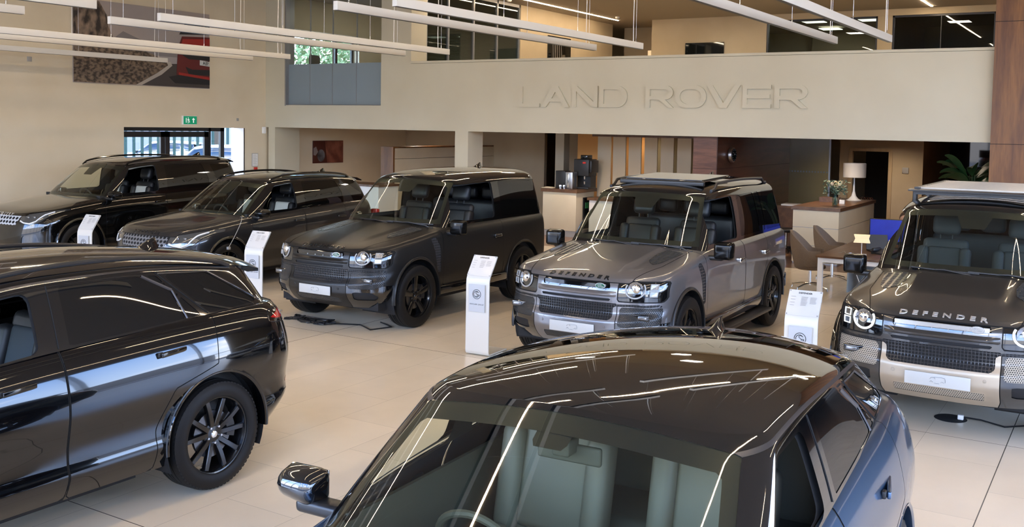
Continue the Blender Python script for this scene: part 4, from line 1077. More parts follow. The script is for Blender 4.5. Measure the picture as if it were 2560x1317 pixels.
        mirror(car,-.80,1.035,1.165,M['gloss'] if pm.name.startswith('black') or True else pm,(.15,.25,.165),sg)
    # greenhouse
    def fs(p):
        t=np.clip((p[:,2]-1.09)/(HZ-1.09),0,1); y=.765+(.575-.765)*t+(s['gh']['w1'][0][1]-.62)*t
        zt_=HZ-.006+.060*(1-(p[:,1]/.62)**2); zb=1.10
        return np.maximum(np.maximum(np.abs(p[:,1])-y,np.maximum(zb-p[:,2],p[:,2]-zt_)),-1.6-p[:,0])
    ws,gh=split(gh,fs)
    roof,gh=split(gh,lambda p: zrc(p[:,0])-.018-p[:,2])
    line,gh=split(gh,lambda p: np.maximum(zrc(p[:,0])-.029-p[:,2],np.maximum(np.maximum(-p[:,0]-3.30,p[:,0]+1.12),.3-np.abs(p[:,1]))))
    fw,gh=split(gh,side([(-.84,BT(-.84)),(-1.26,TP(-1.26)),(-1.62,TP(-1.62)),(-1.60,BT(-1.6))],.05,.4))
    w2,gh=split(gh,side([(-1.80,BT(-1.8)),(-1.82,TP(-1.82)),(-2.42,TP(-2.42)),(-2.64,TP(-2.62)-.10),(-2.70,BT(-2.7))],.012,.4))
    w3,gh=split(gh,side([(-2.72,BT(-2.72)),(-2.67,TP(-2.62)-.11),(-2.48,TP(-2.48)),(-2.56,TP(-2.56)),(-2.84,BT(-2.84))],.002,.4))
    w4,gh=split(gh,side([(-2.92,BT(-2.92)),(-2.62,TP(-2.62)),(-3.02,TP(-3.02)+.01),(-3.42,BT(-3.42)+.012)],.012,.4))
    rw,gh=split(gh,rear([(-.60,1.22),(-.50,zrc(-3.6)-.03),(.50,zrc(-3.6)-.03),(.60,1.22)],.03,-3.5))
    for w in(w2,w3,w4): both(w,'rear_side_window',M['privacy'],car,-.003)
    surf_obj(rw,'rear_window',M['privacy'],car)
    both(line,'window_trim_line',trimline,car,.002)
    surf_obj(ws,'windscreen',M['screenglass'],car); surf_obj(gh,'window_pillars',M['gloss'],car); surf_obj(gh,'pillar_trim',M['liner'],car,off=-.03)
    surf_obj(roof,'roof',roofm,car); surf_obj(roof,'headlining',M['liner_light'],car,off=-.035)
    # bright strips at the window dividers
    def strip(x0,z0,x1,z1,w,m,nm='window_divider'):
        for sg in(1,-1):
            P=[]
            for t in np.linspace(0,1,8):
                x=x0+(x1-x0)*t; z=z0+(z1-z0)*t; y=rayg.y(x,z,.001,1); P.append((x,(y or .8)*sg,z))
            V=[]
            d=Vector((x1-x0,0,z1-z0)).normalized(); nn=Vector((-d.z,0,d.x))
            for p in P: V+= [Vector(p)+nn*w/2,Vector(p)+Vector((0,sg*.004,0)),Vector(p)-nn*w/2]
            B().add(V,[(i*3+k,i*3+k+1,i*3+4+k,i*3+3+k) for i in range(7) for k in range(2)]).build(nm,m,car,True)
    strip(-2.58,TP(-2.58)+.012,-3.04,TP(-3.04)+.016,.012,trimline,'quarter_window_trim'); strip(-3.04,TP(-3.04)+.016,-3.45,BT(-3.45)+.016,.012,trimline,'quarter_window_trim'); zk=TP(-2.62)-.105; strip(-2.44,TP(-2.44),-2.655,zk,.020,M['alu_dark']); strip(-2.655,zk,-2.71,BT(-2.71),.016,M['alu_dark'])
    strip(-1.725,BT(-1.7),-1.745,TP(-1.7)+.02,.008,M['gap'],'door_gap'); strip(-2.90,BT(-2.9),-2.56,TP(-2.56)+.02,.008,M['gap'],'door_gap')
    def edge(p):
        t=np.clip((p[:,2]-1.09)/(HZ-1.09),0,1); y=.725+(.525-.725)*t+(s['gh']['w1'][0][1]-.62)*t; zt_=HZ-.055+.057*(1-(p[:,1]/.62)**2)
        return -np.maximum(np.abs(p[:,1])-y,np.maximum(1.135-p[:,2],p[:,2]-zt_))
    brd,_=split(ws,edge); surf_obj(brd,'windscreen_border',M['black'],car,off=-.002)
    cc,_=split(ws,lambda p: np.maximum(np.abs(p[:,1]+.04)-.11,(HZ-.035)-p[:,2])); surf_obj(cc,'camera_cluster',M['black'],car,off=-.004)
    B().box(-1.14,-1.04,-.035,.035,1.40,1.46,bev=.01).box(-1.14,-1.115,-.13,.13,1.36,1.43,bev=.01).build('inside_mirror',M['dash_cream'],car,True)
    for cx in(0,-wb): arch_trim(car,cx,az,AR-.004,.958,.972,pm,.030,-6,186); arch_liner(car,cx,az,AR,.945)
    under(car,s,-2.3,.55,.80,.22,.30)
    for x in(0,-wb):
        for sg in(1,-1): wheel('velar',.385,.265,.255,car,(x,sg*.835,.385),M['wheel_black'],sg)
    interior(car,s,-1.50,.66,seatm or M['seat_dark'],facem or M['seat_blue'],-.66,1.06,.80,-3.3,yo=.36,dashm=dashm)
    Hr=sh['Hr']
    if rails:
        for sg in(1,-1):
            pts=[]
            for i,x in enumerate(np.linspace(-1.15,-3.30,30)):
                e=math.sin(PI*min(1,max(0,i/29)))**.35; pts.append((x,sg*.575,float(Hr(np.array([x]),np.array([.575]))[0])-.01+.045*e))
            b=B(); b.tube(pts,.017,8); b.build('roof_rail',M['satin'],car,True)
    fin(car,-3.02,float(Hr(np.array([-3.02]),np.array([0.]))[0]),M['gloss'])
    # rear spoiler
    V=[];
    for y in np.linspace(-.56,.56,20):
        z=float(Hr(np.array([-3.56]),np.array([y]))[0]); e=(y/.56)**2
        V+=[(-3.34,y,z+.030),(-3.50,y,z+.012),(-3.68+.06*e,y,z-.022),(-3.68+.06*e,y,z-.045),(-3.50,y,z-.035)]
    b=B(); b.add(V,[(i*5+k,i*5+(k+1)%5,i*5+5+(k+1)%5,i*5+5+k) for i in range(19) for k in range(5)]+[(0,1,2,3,4),tuple(95+k for k in (4,3,2,1,0))]); b.build('rear_spoiler',roofm,car,True,angle=50)
    return car
def discovery(name,label,loc,rz,pm,big=True,text='DISCOVERY',letter=None,seatface=None,group=None,hexm=None,step_=.05,outside=False,rails=True):
    car=thing(name,label,'car',loc,rz,group)
    if big:
        wb,xr=2.923,-4.00
        s=dict(zsill=[(.93,.26),(.5,.28),(-2.6,.30),(-3.4,.36),(xr,.46)],
          zsh=[(.93,.90),(.86,.955),(.7,1.00),(.4,1.045),(0,1.10),(-.5,1.155),(-1,1.19),(-2,1.215),(-3,1.24),(xr,1.25)],
          W=[(.93,.92),(.5,.965),(0,.985),(-1.5,.98),(-2.9,.985),(xr,.93)],
          inset=[(0,.05),(.12,.012),(.3,.012),(.5,.004),(.7,.0),(.82,.010),(.90,.028),(.96,.055),(1,.095)],
          xF=[(0,.80),(.2,.92),(.5,.93),(.8,.90),(1,.80)],xR=[(0,xr+.12),(.2,xr),(1,xr+.06)],Lf=.60,nf=2.6,Lr=.34,nr=3,crown=[(.93,.02),(.5,.04),(-.4,.06),(xr,.03)],crownp=4,rows=34)
        s['gh']=dict(f0=-.40,f1=-1.08,Lf=.34,Lf1=.24,nf=2.4,r0=xr+.10,r1=xr+.24,Lr=.26,Lr1=.24,nr=3,w0=[(-.3,.84),(-1.5,.87),(-3,.86),(xr,.80)],w1=[(-1,.67),(-1.4,.72),(-2.4,.73),(xr,.67)],
          zr=[(-1.05,1.70),(-1.3,1.745),(-1.8,1.785),(-2.4,1.795),(-3.2,1.795),(xr+.2,1.775)],c1=.05,c2=.03,rp=6,bulge=.03,edge=.03)
        bz,tz,dg,aR,az,R,rr=1.24,1.72,-1.83,.455,.41,.395,.265; zl=(.835,.99)
    else:
        wb,xr=2.741,-3.73
        s=dict(zsill=[(.87,.26),(.5,.28),(-2.4,.30),(-3.2,.36),(xr,.46)],
          zsh=[(.87,.85),(.80,.90),(.65,.95),(.4,.99),(0,1.035),(-.4,1.075),(-.9,1.105),(-2,1.16),(-3,1.205),(xr,1.21)],
          W=[(.87,.88),(.5,.925),(0,.945),(-1.5,.94),(-2.7,.945),(xr,.88)],
          inset=[(0,.05),(.12,.012),(.3,.014),(.5,.004),(.7,.0),(.82,.012),(.90,.030),(.96,.058),(1,.095)],
          xF=[(0,.76),(.2,.86),(.5,.87),(.8,.85),(1,.75)],xR=[(0,xr+.12),(.2,xr),(1,xr+.08)],Lf=.60,nf=2.6,Lr=.36,nr=2.9,crown=[(.87,.02),(.5,.045),(-.4,.065),(xr,.03)],crownp=4,rows=34)
        s['gh']=dict(f0=-.34,f1=-1.04,Lf=.36,Lf1=.26,nf=2.4,r0=xr+.12,r1=xr+.30,Lr=.26,Lr1=.26,nr=2.9,w0=[(-.3,.80),(-1.5,.83),(-3,.81),(xr,.76)],w1=[(-1,.63),(-1.4,.68),(-2.2,.69),(xr,.62)],
          zr=[(-1.0,1.555),(-1.25,1.60),(-1.6,1.63),(-2.2,1.64),(-2.8,1.63),(xr+.25,1.585)],c1=.05,c2=.03,rp=6,bulge=.03,edge=.03)
        bz,tz,dg,aR,az,R,rr=1.15,1.57,-1.70,.43,.395,.375,.25; zl=(.745,.915)
    s['belt']=bz-.08
    sh=car_shell(s,step_); body,gh=sh['body'],sh['gh']; ray=Ray([body]); gaps=[]; rayg=Ray([gh]); zshf=sh['zt']
    for cx in(0,-wb):
        c=lambda p,cx=cx: np.maximum(np.hypot(p[:,0]-cx,p[:,2]-az)-aR,.5-p[:,1]); _,body=split(body,c)
    z0,z1=zl; xf=s['xF'][2][1]
    bonnet,body=cutpart(body,top([(xf,-1),(xf,.52),(.4,.73),(-.36,.79),(-.42,.5),(-.3,-1)],.0,z1-.04),gaps,.003)
    lamp,body=cutpart(body,front([(.50,z0+.01),(.50,z1-.03),(.70,z1+.005),(.93,z1+.065),(.935,z1+.03),(.84,z0+.02),(.72,z0-.035)],.006,.05),gaps,.004)
    grille,body=split(body,front([(-.46,z0-.04),(-.50,z1-.02),(.50,z1-.02),(.46,z0-.04)],.02,.3))
    vent,body=split(body,front([(.56,.40),(.60,.62),(.80,.66),(.84,.50),(.78,.40)],.02,.3))
    lowi,body=split(body,front([(-.45,.34),(-.5,.48),(.5,.48),(.45,.34)],.02,.3))
    fd,body=cutpart(body,side([(-.52,.42),(-.50,.9),(-.52,1.45),(dg,1.45),(dg,.30),(-.56,.30)],.0,.6),gaps,.003)
    rx=-wb+.02
    rd,body=cutpart(body,side([(dg-.01,.30),(dg-.01,1.45),(rx-.02,1.45),(rx+.02,.90),(-wb+.34,.78),(-wb+.50,.5),(-wb+.50,.30)],.0,.6),gaps,.003)
    svent,body=split(body,side([(-.44,1.0),(-.47,.93),(-.30,.95),(-.20,.99)],.0,.6)) if big else (None,body)
    shell(body,pm,car); surf_obj(bonnet,'bonnet',pm,car); surf_obj(grille,'hexagon_grille',hexm or M['hex_big'],car,off=-.004); surf_obj(vent,'bumper_vent',M['gloss'],car,off=-.012); surf_obj(lowi,'lower_intake',M['gloss'],car,off=-.006)
    if svent: both(svent,'side_vent',M['gloss'],car)
    for nm,d in(('front_door',fd),('rear_door',rd)):
        for sd,sg in(('L',1),('R',-1)):
            o=surf_obj(d,nm,pm,car,sd); hx=dg+.16 if nm=='front_door' else -wb+.16; z=bz-.16; yy=ray.y(hx,z)
            if yy: B().box(hx-.10,hx+.10,sg*(yy+.022)-.011,sg*(yy+.022)+.011,z-.016,z+.016,bev=.008).build('door_handle',pm,o,True)
    both(merge(gaps),'panel_gap',M['gap'],car,-.003)
    for sd,sg in(('L',1),('R',-1)):
        o=surf_obj(lamp,'headlamp',M['lampgrey'],car,sd,-.003)
        drl=[(.53,z0+.035),(.60,z0+.005),(.70,z0-.008),(.78,z0+.03),(.835,z1-.02),(.90,z1+.035)]
        P=[]
        for i in range(len(drl)-1):
            for t in np.linspace(0,1,6)[:-1]: P.append((drl[i][0]+(drl[i+1][0]-drl[i][0])*t,drl[i][1]+(drl[i+1][1]-drl[i][1])*t))
        Q=[(ray.x(sg*y,z),sg*y,z) for y,z in P]; Q=[(a+.002,b,c) for a,b,c in Q if a]
        if len(Q)>3: B().tube(Q,.012,6).build('light_guide',M['drl_disco'],o,True)
        for yy in(.62,.72):
            x=ray.x(sg*yy,z1-.06)
            if x: B().box(x-.01,x+.003,sg*yy-.035,sg*yy+.035,z1-.075,z1-.045,bev=.006).build('lamp_projector',M['clearlens'],o,True)
        mirror(car,-.62,1.03 if big else .985,bz+.01,M['mirror_black'],(.16,.25,.165),sg,fold=(sg<0))
    def fs(p):
        t=np.clip((p[:,2]-(bz-.1))/(tz-bz+.1),0,1); w0=s['gh']['w0'][0][1]-.045; w1=s['gh']['w1'][0][1]-.03; y=w0+(w1-w0)*t
        zt_=tz-.02+.05*(1-(p[:,1]/.7)**2)
        return np.maximum(np.maximum(np.abs(p[:,1])-y,np.maximum((bz-.06)-p[:,2],p[:,2]-zt_)),-1.5-p[:,0])
    ws,gh=split(gh,fs); zr=curve(s['gh']['zr'],.20)
    roof,gh=split(gh,lambda p:(zr(p[:,0])-.03)-p[:,2])
    fw,gh=split(gh,side([(-.78,bz+.015),(-1.20,tz-.02),(dg+.10,tz+.03),(dg+.10,bz+.025)],.04,.4))
    w2,gh=split(gh,side([(dg-.10,bz+.03),(dg-.10,tz+.03),(-wb+.10,tz+.03),(-wb-.02,bz+.22),(-wb-.02,bz+.05)],.03,.4))
    w3,gh=split(gh,side([(-wb-.30,bz+.06),(-wb-.12,tz+.01),(xr+.42,tz-.02),(xr+.30,bz+.08)] if big else [(-wb-.36,bz+.30),(-wb-.10,tz+.02),(xr+.36,tz-.03),(xr+.26,bz+.10)],.015,.4))
    rw,gh=split(gh,rear([(-.62,bz+.03),(-.55,tz-.03),(.55,tz-.03),(.62,bz+.03)],.03,xr+.4))
    for w in(w2,w3): both(w,'rear_side_window',M['privacy'],car,-.003)
    if outside: surf_obj(fw,'front_side_window',M['privacy'],car)
    surf_obj(rw,'rear_window',M['privacy'],car)
    surf_obj(ws,'windscreen',M['screenglass'],car)
    if big: surf_obj(gh,'window_pillars',M['gloss'],car)
    else:
        dpil,gh=split(gh,lambda p: np.maximum(p[:,0]+wb+.04,-(p[:,0]+wb+.36+(p[:,2]-bz)*-.6))); surf_obj(gh,'window_pillars',M['gloss'],car); surf_obj(dpil,'rear_pillar',pm,car)
    surf_obj(gh,'pillar_trim',M['liner'],car,off=-.03)
    surf_obj(roof,'roof',M['gloss'] if not outside else pm,car); surf_obj(roof,'headlining',M['liner_light'],car,off=-.035)
    def edge(p):
        t=np.clip((p[:,2]-(bz-.1))/(tz-bz+.1),0,1); w0=s['gh']['w0'][0][1]-.09; w1=s['gh']['w1'][0][1]-.075; y=w0+(w1-w0)*t; zt_=tz-.075+.05*(1-(p[:,1]/.7)**2)
        return -np.maximum(np.abs(p[:,1])-y,np.maximum((bz-.02)-p[:,2],p[:,2]-zt_))
    brd,_=split(ws,edge); surf_obj(brd,'windscreen_border',M['black'],car,off=-.002)
    cc,_=split(ws,lambda p: np.maximum(np.abs(p[:,1])-.17+.4*(tz-p[:,2]),(tz-.15)-p[:,2])); surf_obj(cc,'camera_cluster',M['black'],car,off=-.004)
    if not outside:
        for y0,y1 in((.10,-.48),(.68,.06)):
            P=[]
            for t in np.linspace(0,1,9):
                y=y0+(y1-y0)*t; z=bz-.075+.02*t; h=rayg.x(y,z); P.append(((h if h else -.5)+.02,y,z+.008))
            B().tube(P,.008,6).build('wiper',M['black'],car,True)
        if text: letters(text,.062,ray,'bonnet' ,(xf-.13,0),letter or M['letter_black'],car,1.25,1.55,.006,.001,'bonnet_lettering')
    for cx in(0,-wb): arch_trim(car,cx,az,aR-.004,s['W'][2][1]-.008,s['W'][2][1]+.012,M['gloss'],.035,-6,186); arch_liner(car,cx,az,aR,s['W'][2][1]-.02)
    under(car,s,xr+.3,.55,.80,.22,.32)
    for x in(0,-wb):
        for sg in(1,-1): wheel('disco',R,rr,.245,car,(x,sg*(s['W'][2][1]-.135),R),M['wheel_black'],sg)
    interior(car,s,-1.42,bz-.50,M['seat_dark'],seatface or M['seat_light'],-.68,bz-.02,.84,xr+.5,yo=.37)
    Hr=sh['Hr']
    if rails:
        for sg in(1,-1):
            w=.60 if big else .57; pts=[]
            for i,x in enumerate(np.linspace(-1.18,xr+.55,30)):
                e=math.sin(PI*i/29)**.30; pts.append((x,sg*w,float(Hr(np.array([x]),np.array([w]))[0])-.01+.062*e))
            B().tube(pts,.018,8).build('roof_rail',M['gloss'],car,True)
    fin(car,xr+.62,float(Hr(np.array([xr+.62]),np.array([0.]))[0]),M['gloss'])
    V=[];hw=.56
    for y in np.linspace(-hw,hw,16):
        z=float(Hr(np.array([xr+.32]),np.array([y]))[0]); e=(y/hw)**2
        V+=[(xr+.42,y,z+.012),(xr+.28,y,z),(xr+.10+.05*e,y,z-.045),(xr+.10+.05*e,y,z-.065),(xr+.28,y,z-.05)]
    B().add(V,[(i*5+k,i*5+(k+1)%5,i*5+5+(k+1)%5,i*5+5+k) for i in range(15) for k in range(5)]+[(0,1,2,3,4),tuple(75+k for k in (4,3,2,1,0))]).build('rear_spoiler',M['gloss'] if not outside else pm,car,True,angle=50)
    for sg in(1,-1):
        B().box(xr-.005,xr+.10,sg*.80-.07,sg*.80+.07,bz-.22,bz-.12,bev=.02).build('tail_lamp',M['redlens'],car,True)
    return car
M['wheel_black']=mat('gloss_black_alloy',(.005,.005,.0055),.2,.0,.4,coat=.3)
M['hex_silver']=grid_mat('silver_hexagon_grille',(.5,.52,.55),(13,16),.50,True)
M['alu_dark']=mat('dark_aluminium_strip',(.09,.088,.095),.35,.8); M['drl_disco']=mat('pale_light_guide',(.75,.75,.74),.25)
M['steel_slat']=mat('pale_aluminium_slat',s2l(196,190,180),.45,.3)
M['lampgrey']=mat('smoked_lamp_unit',(.10,.10,.095),.08,.4,coat=1)
P_BLACK=paint('black_car_paint',(.002,.002,.0025),0,.08,1,.25)
P_BLUE=paint('blue_car_paint',(.05,.105,.20),.8,.3,1)
P_MATT=paint('matt_charcoal_film',(.028,.0275,.027),.6,.33,.0)
P_GREY=paint('eiger_grey_paint',(.17,.165,.17),.55,.35,1)
P_DARK=paint('dark_grey_paint',(.045,.043,.041),.45,.32,1)
P_DGREY=paint('carpathian_grey_paint',(.022,.023,.026),.5,.32,1)
P_BLACK2=paint('black_pearl_paint',(.0025,.0025,.0025),0,.08,1,.25)
WHITE_E=mat('badge_silver_rim',(.7,.7,.68),.25,.6)
R90=-PI/2
MM_=math.radians
velar('car','gloss black sport utility vehicle at left front, seen from its rear corner, front window open',(-6.325,1.906,0),R90,P_BLACK,P_BLACK,M['blueline'] if 'blueline' in M else M['alu_dark'],rails=True)
bluecar=velar('car','blue sport utility vehicle with black roof nearest the camera, windscreen facing the lens',(-1.67,2.15,0),MM_(-87.3),P_BLUE,mat('black_glass_roof',(.004,.004,.004),.02,0,.6,coat=1),M['alu_dark'],seatm=M['seat_cream'],facem=M['seat_cream'],dashm=M['dash_cream'],step_=.03,w1_=[(-1.0,.68),(-1.4,.71),(-2.2,.71),(-3.0,.66),(-3.6,.58)],zr_=[(-1.05,1.50),(-1.3,1.54),(-1.7,1.555),(-2.2,1.540),(-2.8,1.495),(-3.2,1.450),(-3.6,1.385)])
bluecar.scale=(.93,1,1)
for _c in bluecar.children:
    if _c.name.startswith('wheel') and 'arch' not in _c.name: _c.scale=(1/.93,1,1)
discovery('car','black family sport utility vehicle with roof rails parked furthest left by the wall',(-16.2,10.5,0),MM_(-89),P_BLACK2,True,letter=M['letter_silver'],hexm=M['hex_silver'] if 'hex_silver' in M else None)
discovery('car','dark grey compact sport utility vehicle with dark honeycomb grille, second from left in back row',(-12.45,10.42,0),MM_(-88.7),P_DGREY,False)
defender('car','matt charcoal two-door off-roader with black wheels, parked in the middle of the back row',(-8.60,10.06,0),MM_(-90),2.587,pm=P_MATT,roofm=M['gloss'],skid=P_MATT,lower=M['gloss'],hexm=M['hex_black'],letter=M['letter_black'],bar=M['gloss'],em=(M['green'],WHITE_E),drl=M['drl_off'],variant='90')
defender('car','silver grey four-door off-roader with raised sunroof and black roof front, green badge',(-4.89,9.93,0),MM_(-89.4),3.022,pm=P_GREY,roofm=M['gloss'],skid=P_GREY,lower=M['gloss'],hexm=M['hex_black'],letter=M['letter_black'],bar=M['gloss'],em=(M['green'],WHITE_E),drl=M['drl_off'],variant='110',pano=True,rails=True,step=True)
defender('car','dark grey off-roader with slatted roof rack and champagne bumper at the right edge',(-1.31,9.82,0),MM_(-90.4),3.022,pm=P_DARK,roofm=M['gloss'],skid=M['beige_skid'],lower=P_DARK,hexm=M['hex_beige'],letter=M['letter_silver'],bar=M['letter_silver'],em=(M['letter_silver'],WHITE_E),drl=M['drl'],variant='110',rack=True,seatm=M['seat_blue'])
# ------------------------------------------------------------ suspended linear lights
def bar(x,y0,y1,label,z=3.9,grp='suspended bar lights'):
    t=thing('suspended_bar_light',label,'bar light',(x,(y0+y1)/2,z),0,grp); L=(y1-y0)/2
    B().box(-.032,.032,-L,L,-.05,.05,bev=.003).build('housing',M['lightgrey'],t,True)
    B().box(-.024,.024,-L+.01,L-.01,-.053,-.0505).build('diffuser',M['satin'],t)
    for y in(-L*.93,-L*.31,L*.31,L*.93): 
        B().cyl((0,y,.05),(0,y,CEIL-z-.002),.0022,n=6,cap=False).build('suspension_wire',M['steel'],t); B().cyl((0,y,.05),(0,y,.10),.007,.004,8).build('wire_grip',M['chrome'],t)
    B().tube([(0,L*.90,.05),(.004,L*.895,.3),(.0,L*.90,.9),(-.006,L*.905,1.4),(0,L*.90,CEIL-z-.003)],.006,6).build('power_cable',M['white'],t)
XB=[-18.26,-15.6,-14.54,-11.6,-10.6,-7.62,-6.78,-3.72,-2.97]
NM=['leftmost of the hanging bar lights, nearest the poster wall','second hanging bar light from the poster wall','third hanging bar light from the poster wall','left bar of the hanging pair ending in front of the glazed blinds','right bar of the hanging pair crossing the poster and the office window','left bar of the hanging pair ending above the raised wall lettering','right bar of the hanging pair ending above the raised wall lettering','left bar of the hanging pair nearest the timber pier','right bar of the hanging pair nearest the timber pier']
for x,l in zip(XB,NM): bar(x,8.45,14.77,l)
for x in XB[3:]:
    if x==-10.6: bar(-10.2,.95,7.25,'hanging bar light whose end shows at the top left above the poster',grp='suspended bar lights of the front row')
    else: bar(x,.95,7.25,'front row hanging bar light over the near cars, %s counted from the poster wall'%{-11.6:'first',-7.62:'third',-6.78:'fourth',-3.72:'fifth',-2.97:'sixth'}[x],grp='suspended bar lights of the front row')
# ------------------------------------------------------------ wall lettering
def glyph(ch):
    """wide block capitals in a unit box: list of outlines (outer, then holes)"""
    t=.17; u=.13
    def rr(x0,x1,y0,y1,r,left=True,n=8,rx=None):
        rx=rx or r; P=[]
        for cx,cy,a0,on in((x1-rx,y1-r,0,True),(x0+rx,y1-r,PI/2,left),(x0+rx,y0+r,PI,left),(x1-rx,y0+r,1.5*PI,True)):
            if on: P+=[(cx+rx*math.cos(a0+PI/2*i/n),cy+r*math.sin(a0+PI/2*i/n)) for i in range(n+1)]
            else: P.append((x0,y1) if a0<2 else (x0,y0))
        return P
    if ch=='L': return [[(0,0),(1,0),(1,t),(u*1.5,t),(u*1.5,1),(0,1)]]
    if ch=='A': return [[(0,0),(.17,0),(.30,.26),(.70,.26),(.83,0),(1,0),(.60,1),(.40,1)],[(.37,.42),(.63,.42),(.50,.74)]]
    if ch=='N': return [[(0,0),(u*1.2,0),(u*1.2,.76),(1-u*1.5,0),(1,0),(1,1),(1-u*1.2,1),(1-u*1.2,.26),(u*1.5,1),(0,1)]]
    if ch=='D': return [rr(0,1,0,1,.46,False,10,.36),rr(u*1.2,1-u*1.2,t,1-t,.30,False,10,.24)]
    if ch=='O': return [rr(0,1,-.01,1.01,.46,True,10,.38),rr(u*1.2,1-u*1.2,t,1-t,.30,True,10,.26)]
    if ch=='V': return [[(.40,0),(.60,0),(1,1),(.83,1),(.50,.22),(.17,1),(0,1)]]
    if ch=='E': return [[(0,0),(1,0),(1,t),(u*1.2,t),(u*1.2,.5-t*.5),(.96,.5-t*.5),(.96,.5+t*.5),(u*1.2,.5+t*.5),(u*1.2,1-t),(1,1-t),(1,1),(0,1)]]
    if ch=='R':
        o=[(0,0),(u*1.2,0),(u*1.2,.36),(.50,.36),(.80,0),(1,0),(.70,.37)]+[(.72+.26*math.sin(a),.685-.315*math.cos(a)) for a in np.linspace(.15,PI,10)]+[(0,1)]
        return [o,[(u*1.2,.36+t),(.68,.36+t)]+[(.70+.13*math.sin(a),.685-.145*math.cos(a)) for a in np.linspace(.3,PI-.1,8)]+[(u*1.2,1-t)]]
LX=[('L',1298,1350.5),('A',1355,1425),('N',1432,1495.6),('D',1500,1569),('R',1615.5,1685.5),('O',1689.5,1766.5),('V',1768,1852.6),('E',1858,1928.5),('R',1937,2021.5)]
def px_x(px,z=3.22):
    lo,hi=-20,0
    for _ in range(40):
        m=(lo+hi)/2; d=Vector((m,FY,z-2.6)); q=1280+F_PX*d.dot(_R)/d.dot(_f)
        if q<px: lo=m
        else: hi=m
    return lo
WN={'L':'first letter L','A':'letter A','N':'letter N','D':'letter D','O':'letter O','V':'letter V','E':'letter E'}
for i,(ch,p0,p1) in enumerate(LX):
    x0,x1=px_x(p0),px_x(p1); cu=bpy.data.curves.new('wall_letter','CURVE'); cu.dimensions='2D'; cu.fill_mode='BOTH'; cu.extrude=.02
    for o_ in glyph(ch):
        sp=cu.splines.new('POLY'); sp.points.add(len(o_)-1); sp.use_cyclic_u=True
        for k,(u_,v_) in enumerate(o_): sp.points[k].co=(x0+(x1-x0)*u_,2.995+.44*v_,0,1)
    t_=bpy.data.objects.new('t',cu); C.objects.link(t_); me=bpy.data.meshes.new_from_object(t_.evaluated_get(bpy.context.evaluated_depsgraph_get())); bpy.data.objects.remove(t_)
    vv=[(v.co.x,FY-.0202-v.co.z,v.co.y) for v in me.vertices]; ff=[tuple(q.vertices) for q in me.polygons]; bpy.data.meshes.remove(me)
    o=mesh_obj('wall_letter',vv,ff,M['fascia']); tag(o,'raised cream '+(WN.get(ch) or ('letter R that begins the second word' if i==4 else 'last letter R'))+' on the balcony front','letter','raised letters on the balcony front')
# ------------------------------------------------------------ poster with mountain road and red car
def flat(name,poly,m,par,X): # polygon on the left wall plane, (y,z) local
    return B().prism(poly,X,X+.003,'x').build(name,m,par)
t=thing('wall_poster','large photo poster of a red car on a mountain road, high on the left wall','poster',(-19.03,14.81,4.24))
B().box(-.015,.012,-1.82,1.82,-.89,.89).build('poster_board',noise_var(mat('poster_sky',s2l(150,142,140),.5),s2l(150,144,144),s2l(165,152,144),.5),t)
rock=noise_var(mat('poster_rock',s2l(96,80,66),.6),s2l(44,36,30),s2l(140,120,102),7,stretch=(1,1,.6),detail=14,lo=.38,hi=.62)
rock2=noise_var(mat('poster_scree',s2l(110,92,76),.6),s2l(56,46,38),s2l(126,108,90),11,stretch=(1,1,1.6),detail=14,lo=.4,hi=.6)
flat('far_hills',[(-.95,.02),(-.6,.28),(-.2,.15),(.35,.02),(.9,.10),(.9,-.2),(-.95,-.2)],mat('poster_hills',s2l(122,116,116),.6),t,.0125)
flat('scree_slope',[(-1.82,.10),(-.9,.02),(-.35,-.02),(.20,-.18),(.55,-.30),(.62,-.42),(.30,-.60),(-.25,-.88),(-1.82,-.88)],rock2,t,.014)
flat('rock_face',[(-1.82,.87),(-1.20,.87),(-1.02,.60),(-.98,.36),(-.86,.12),(-1.10,.0),(-1.3,-.12),(-1.82,-.2)],rock,t,.016)
flat('road',[(-.20,-.88),(.32,-.60),(.62,-.42),(.60,-.32),(.66,-.36),(1.82,-.30),(1.82,-.88)],mat('poster_road',s2l(62,56,54),.6),t,.0145)
flat('road_line',[(-.27,-.88),(.28,-.60),(.60,-.40),(.56,-.32),(.68,-.32),(.72,-.40),(.42,-.62),(-.12,-.88)],mat('poster_line',s2l(168,160,150),.6),t,.017)
red=mat('poster_car_red',s2l(150,34,26),.5); redd=mat('poster_car_dark_red',s2l(92,24,22),.5); dk=mat('poster_car_dark',s2l(24,22,24),.5)
flat('car_lower',[(.84,-.60),(.88,.02),(1.0,.30),(1.82,.34),(1.82,-.64),(.95,-.70)],redd,t,.018)
flat('car_glass',[(.92,.34),(1.16,.74),(1.82,.80),(1.82,.40)],dk,t,.0185)
flat('car_bonnet',[(.98,.12),(1.02,.24),(1.82,.30),(1.82,.14)],red,t,.0195)
flat('car_grille',[(1.0,-.02),(1.82,.08),(1.82,-.22),(1.2,-.22),(1.02,-.14)],dk,t,.0197)
flat('car_lamp',[(.90,.0),(1.02,.06),(1.08,-.02),(.94,-.08)],mat('poster_lamp',s2l(40,36,40),.5),t,.021)
flat('car_intake',[(1.10,-.40),(1.3,-.46),(1.82,-.44),(1.82,-.58),(1.2,-.58)],dk,t,.0205)
flat('car_splitter',[(.9,-.60),(1.82,-.68),(1.82,-.62),(.9,-.54)],red,t,.0208)
flat('car_mirror',[(.84,.40),(.84,.47),(1.04,.47),(1.06,.40)],dk,t,.021)
flat('car_shadow',[(.62,-.66),(.9,-.60),(1.82,-.66),(1.82,-.80),(.8,-.80)],dk,t,.0182)
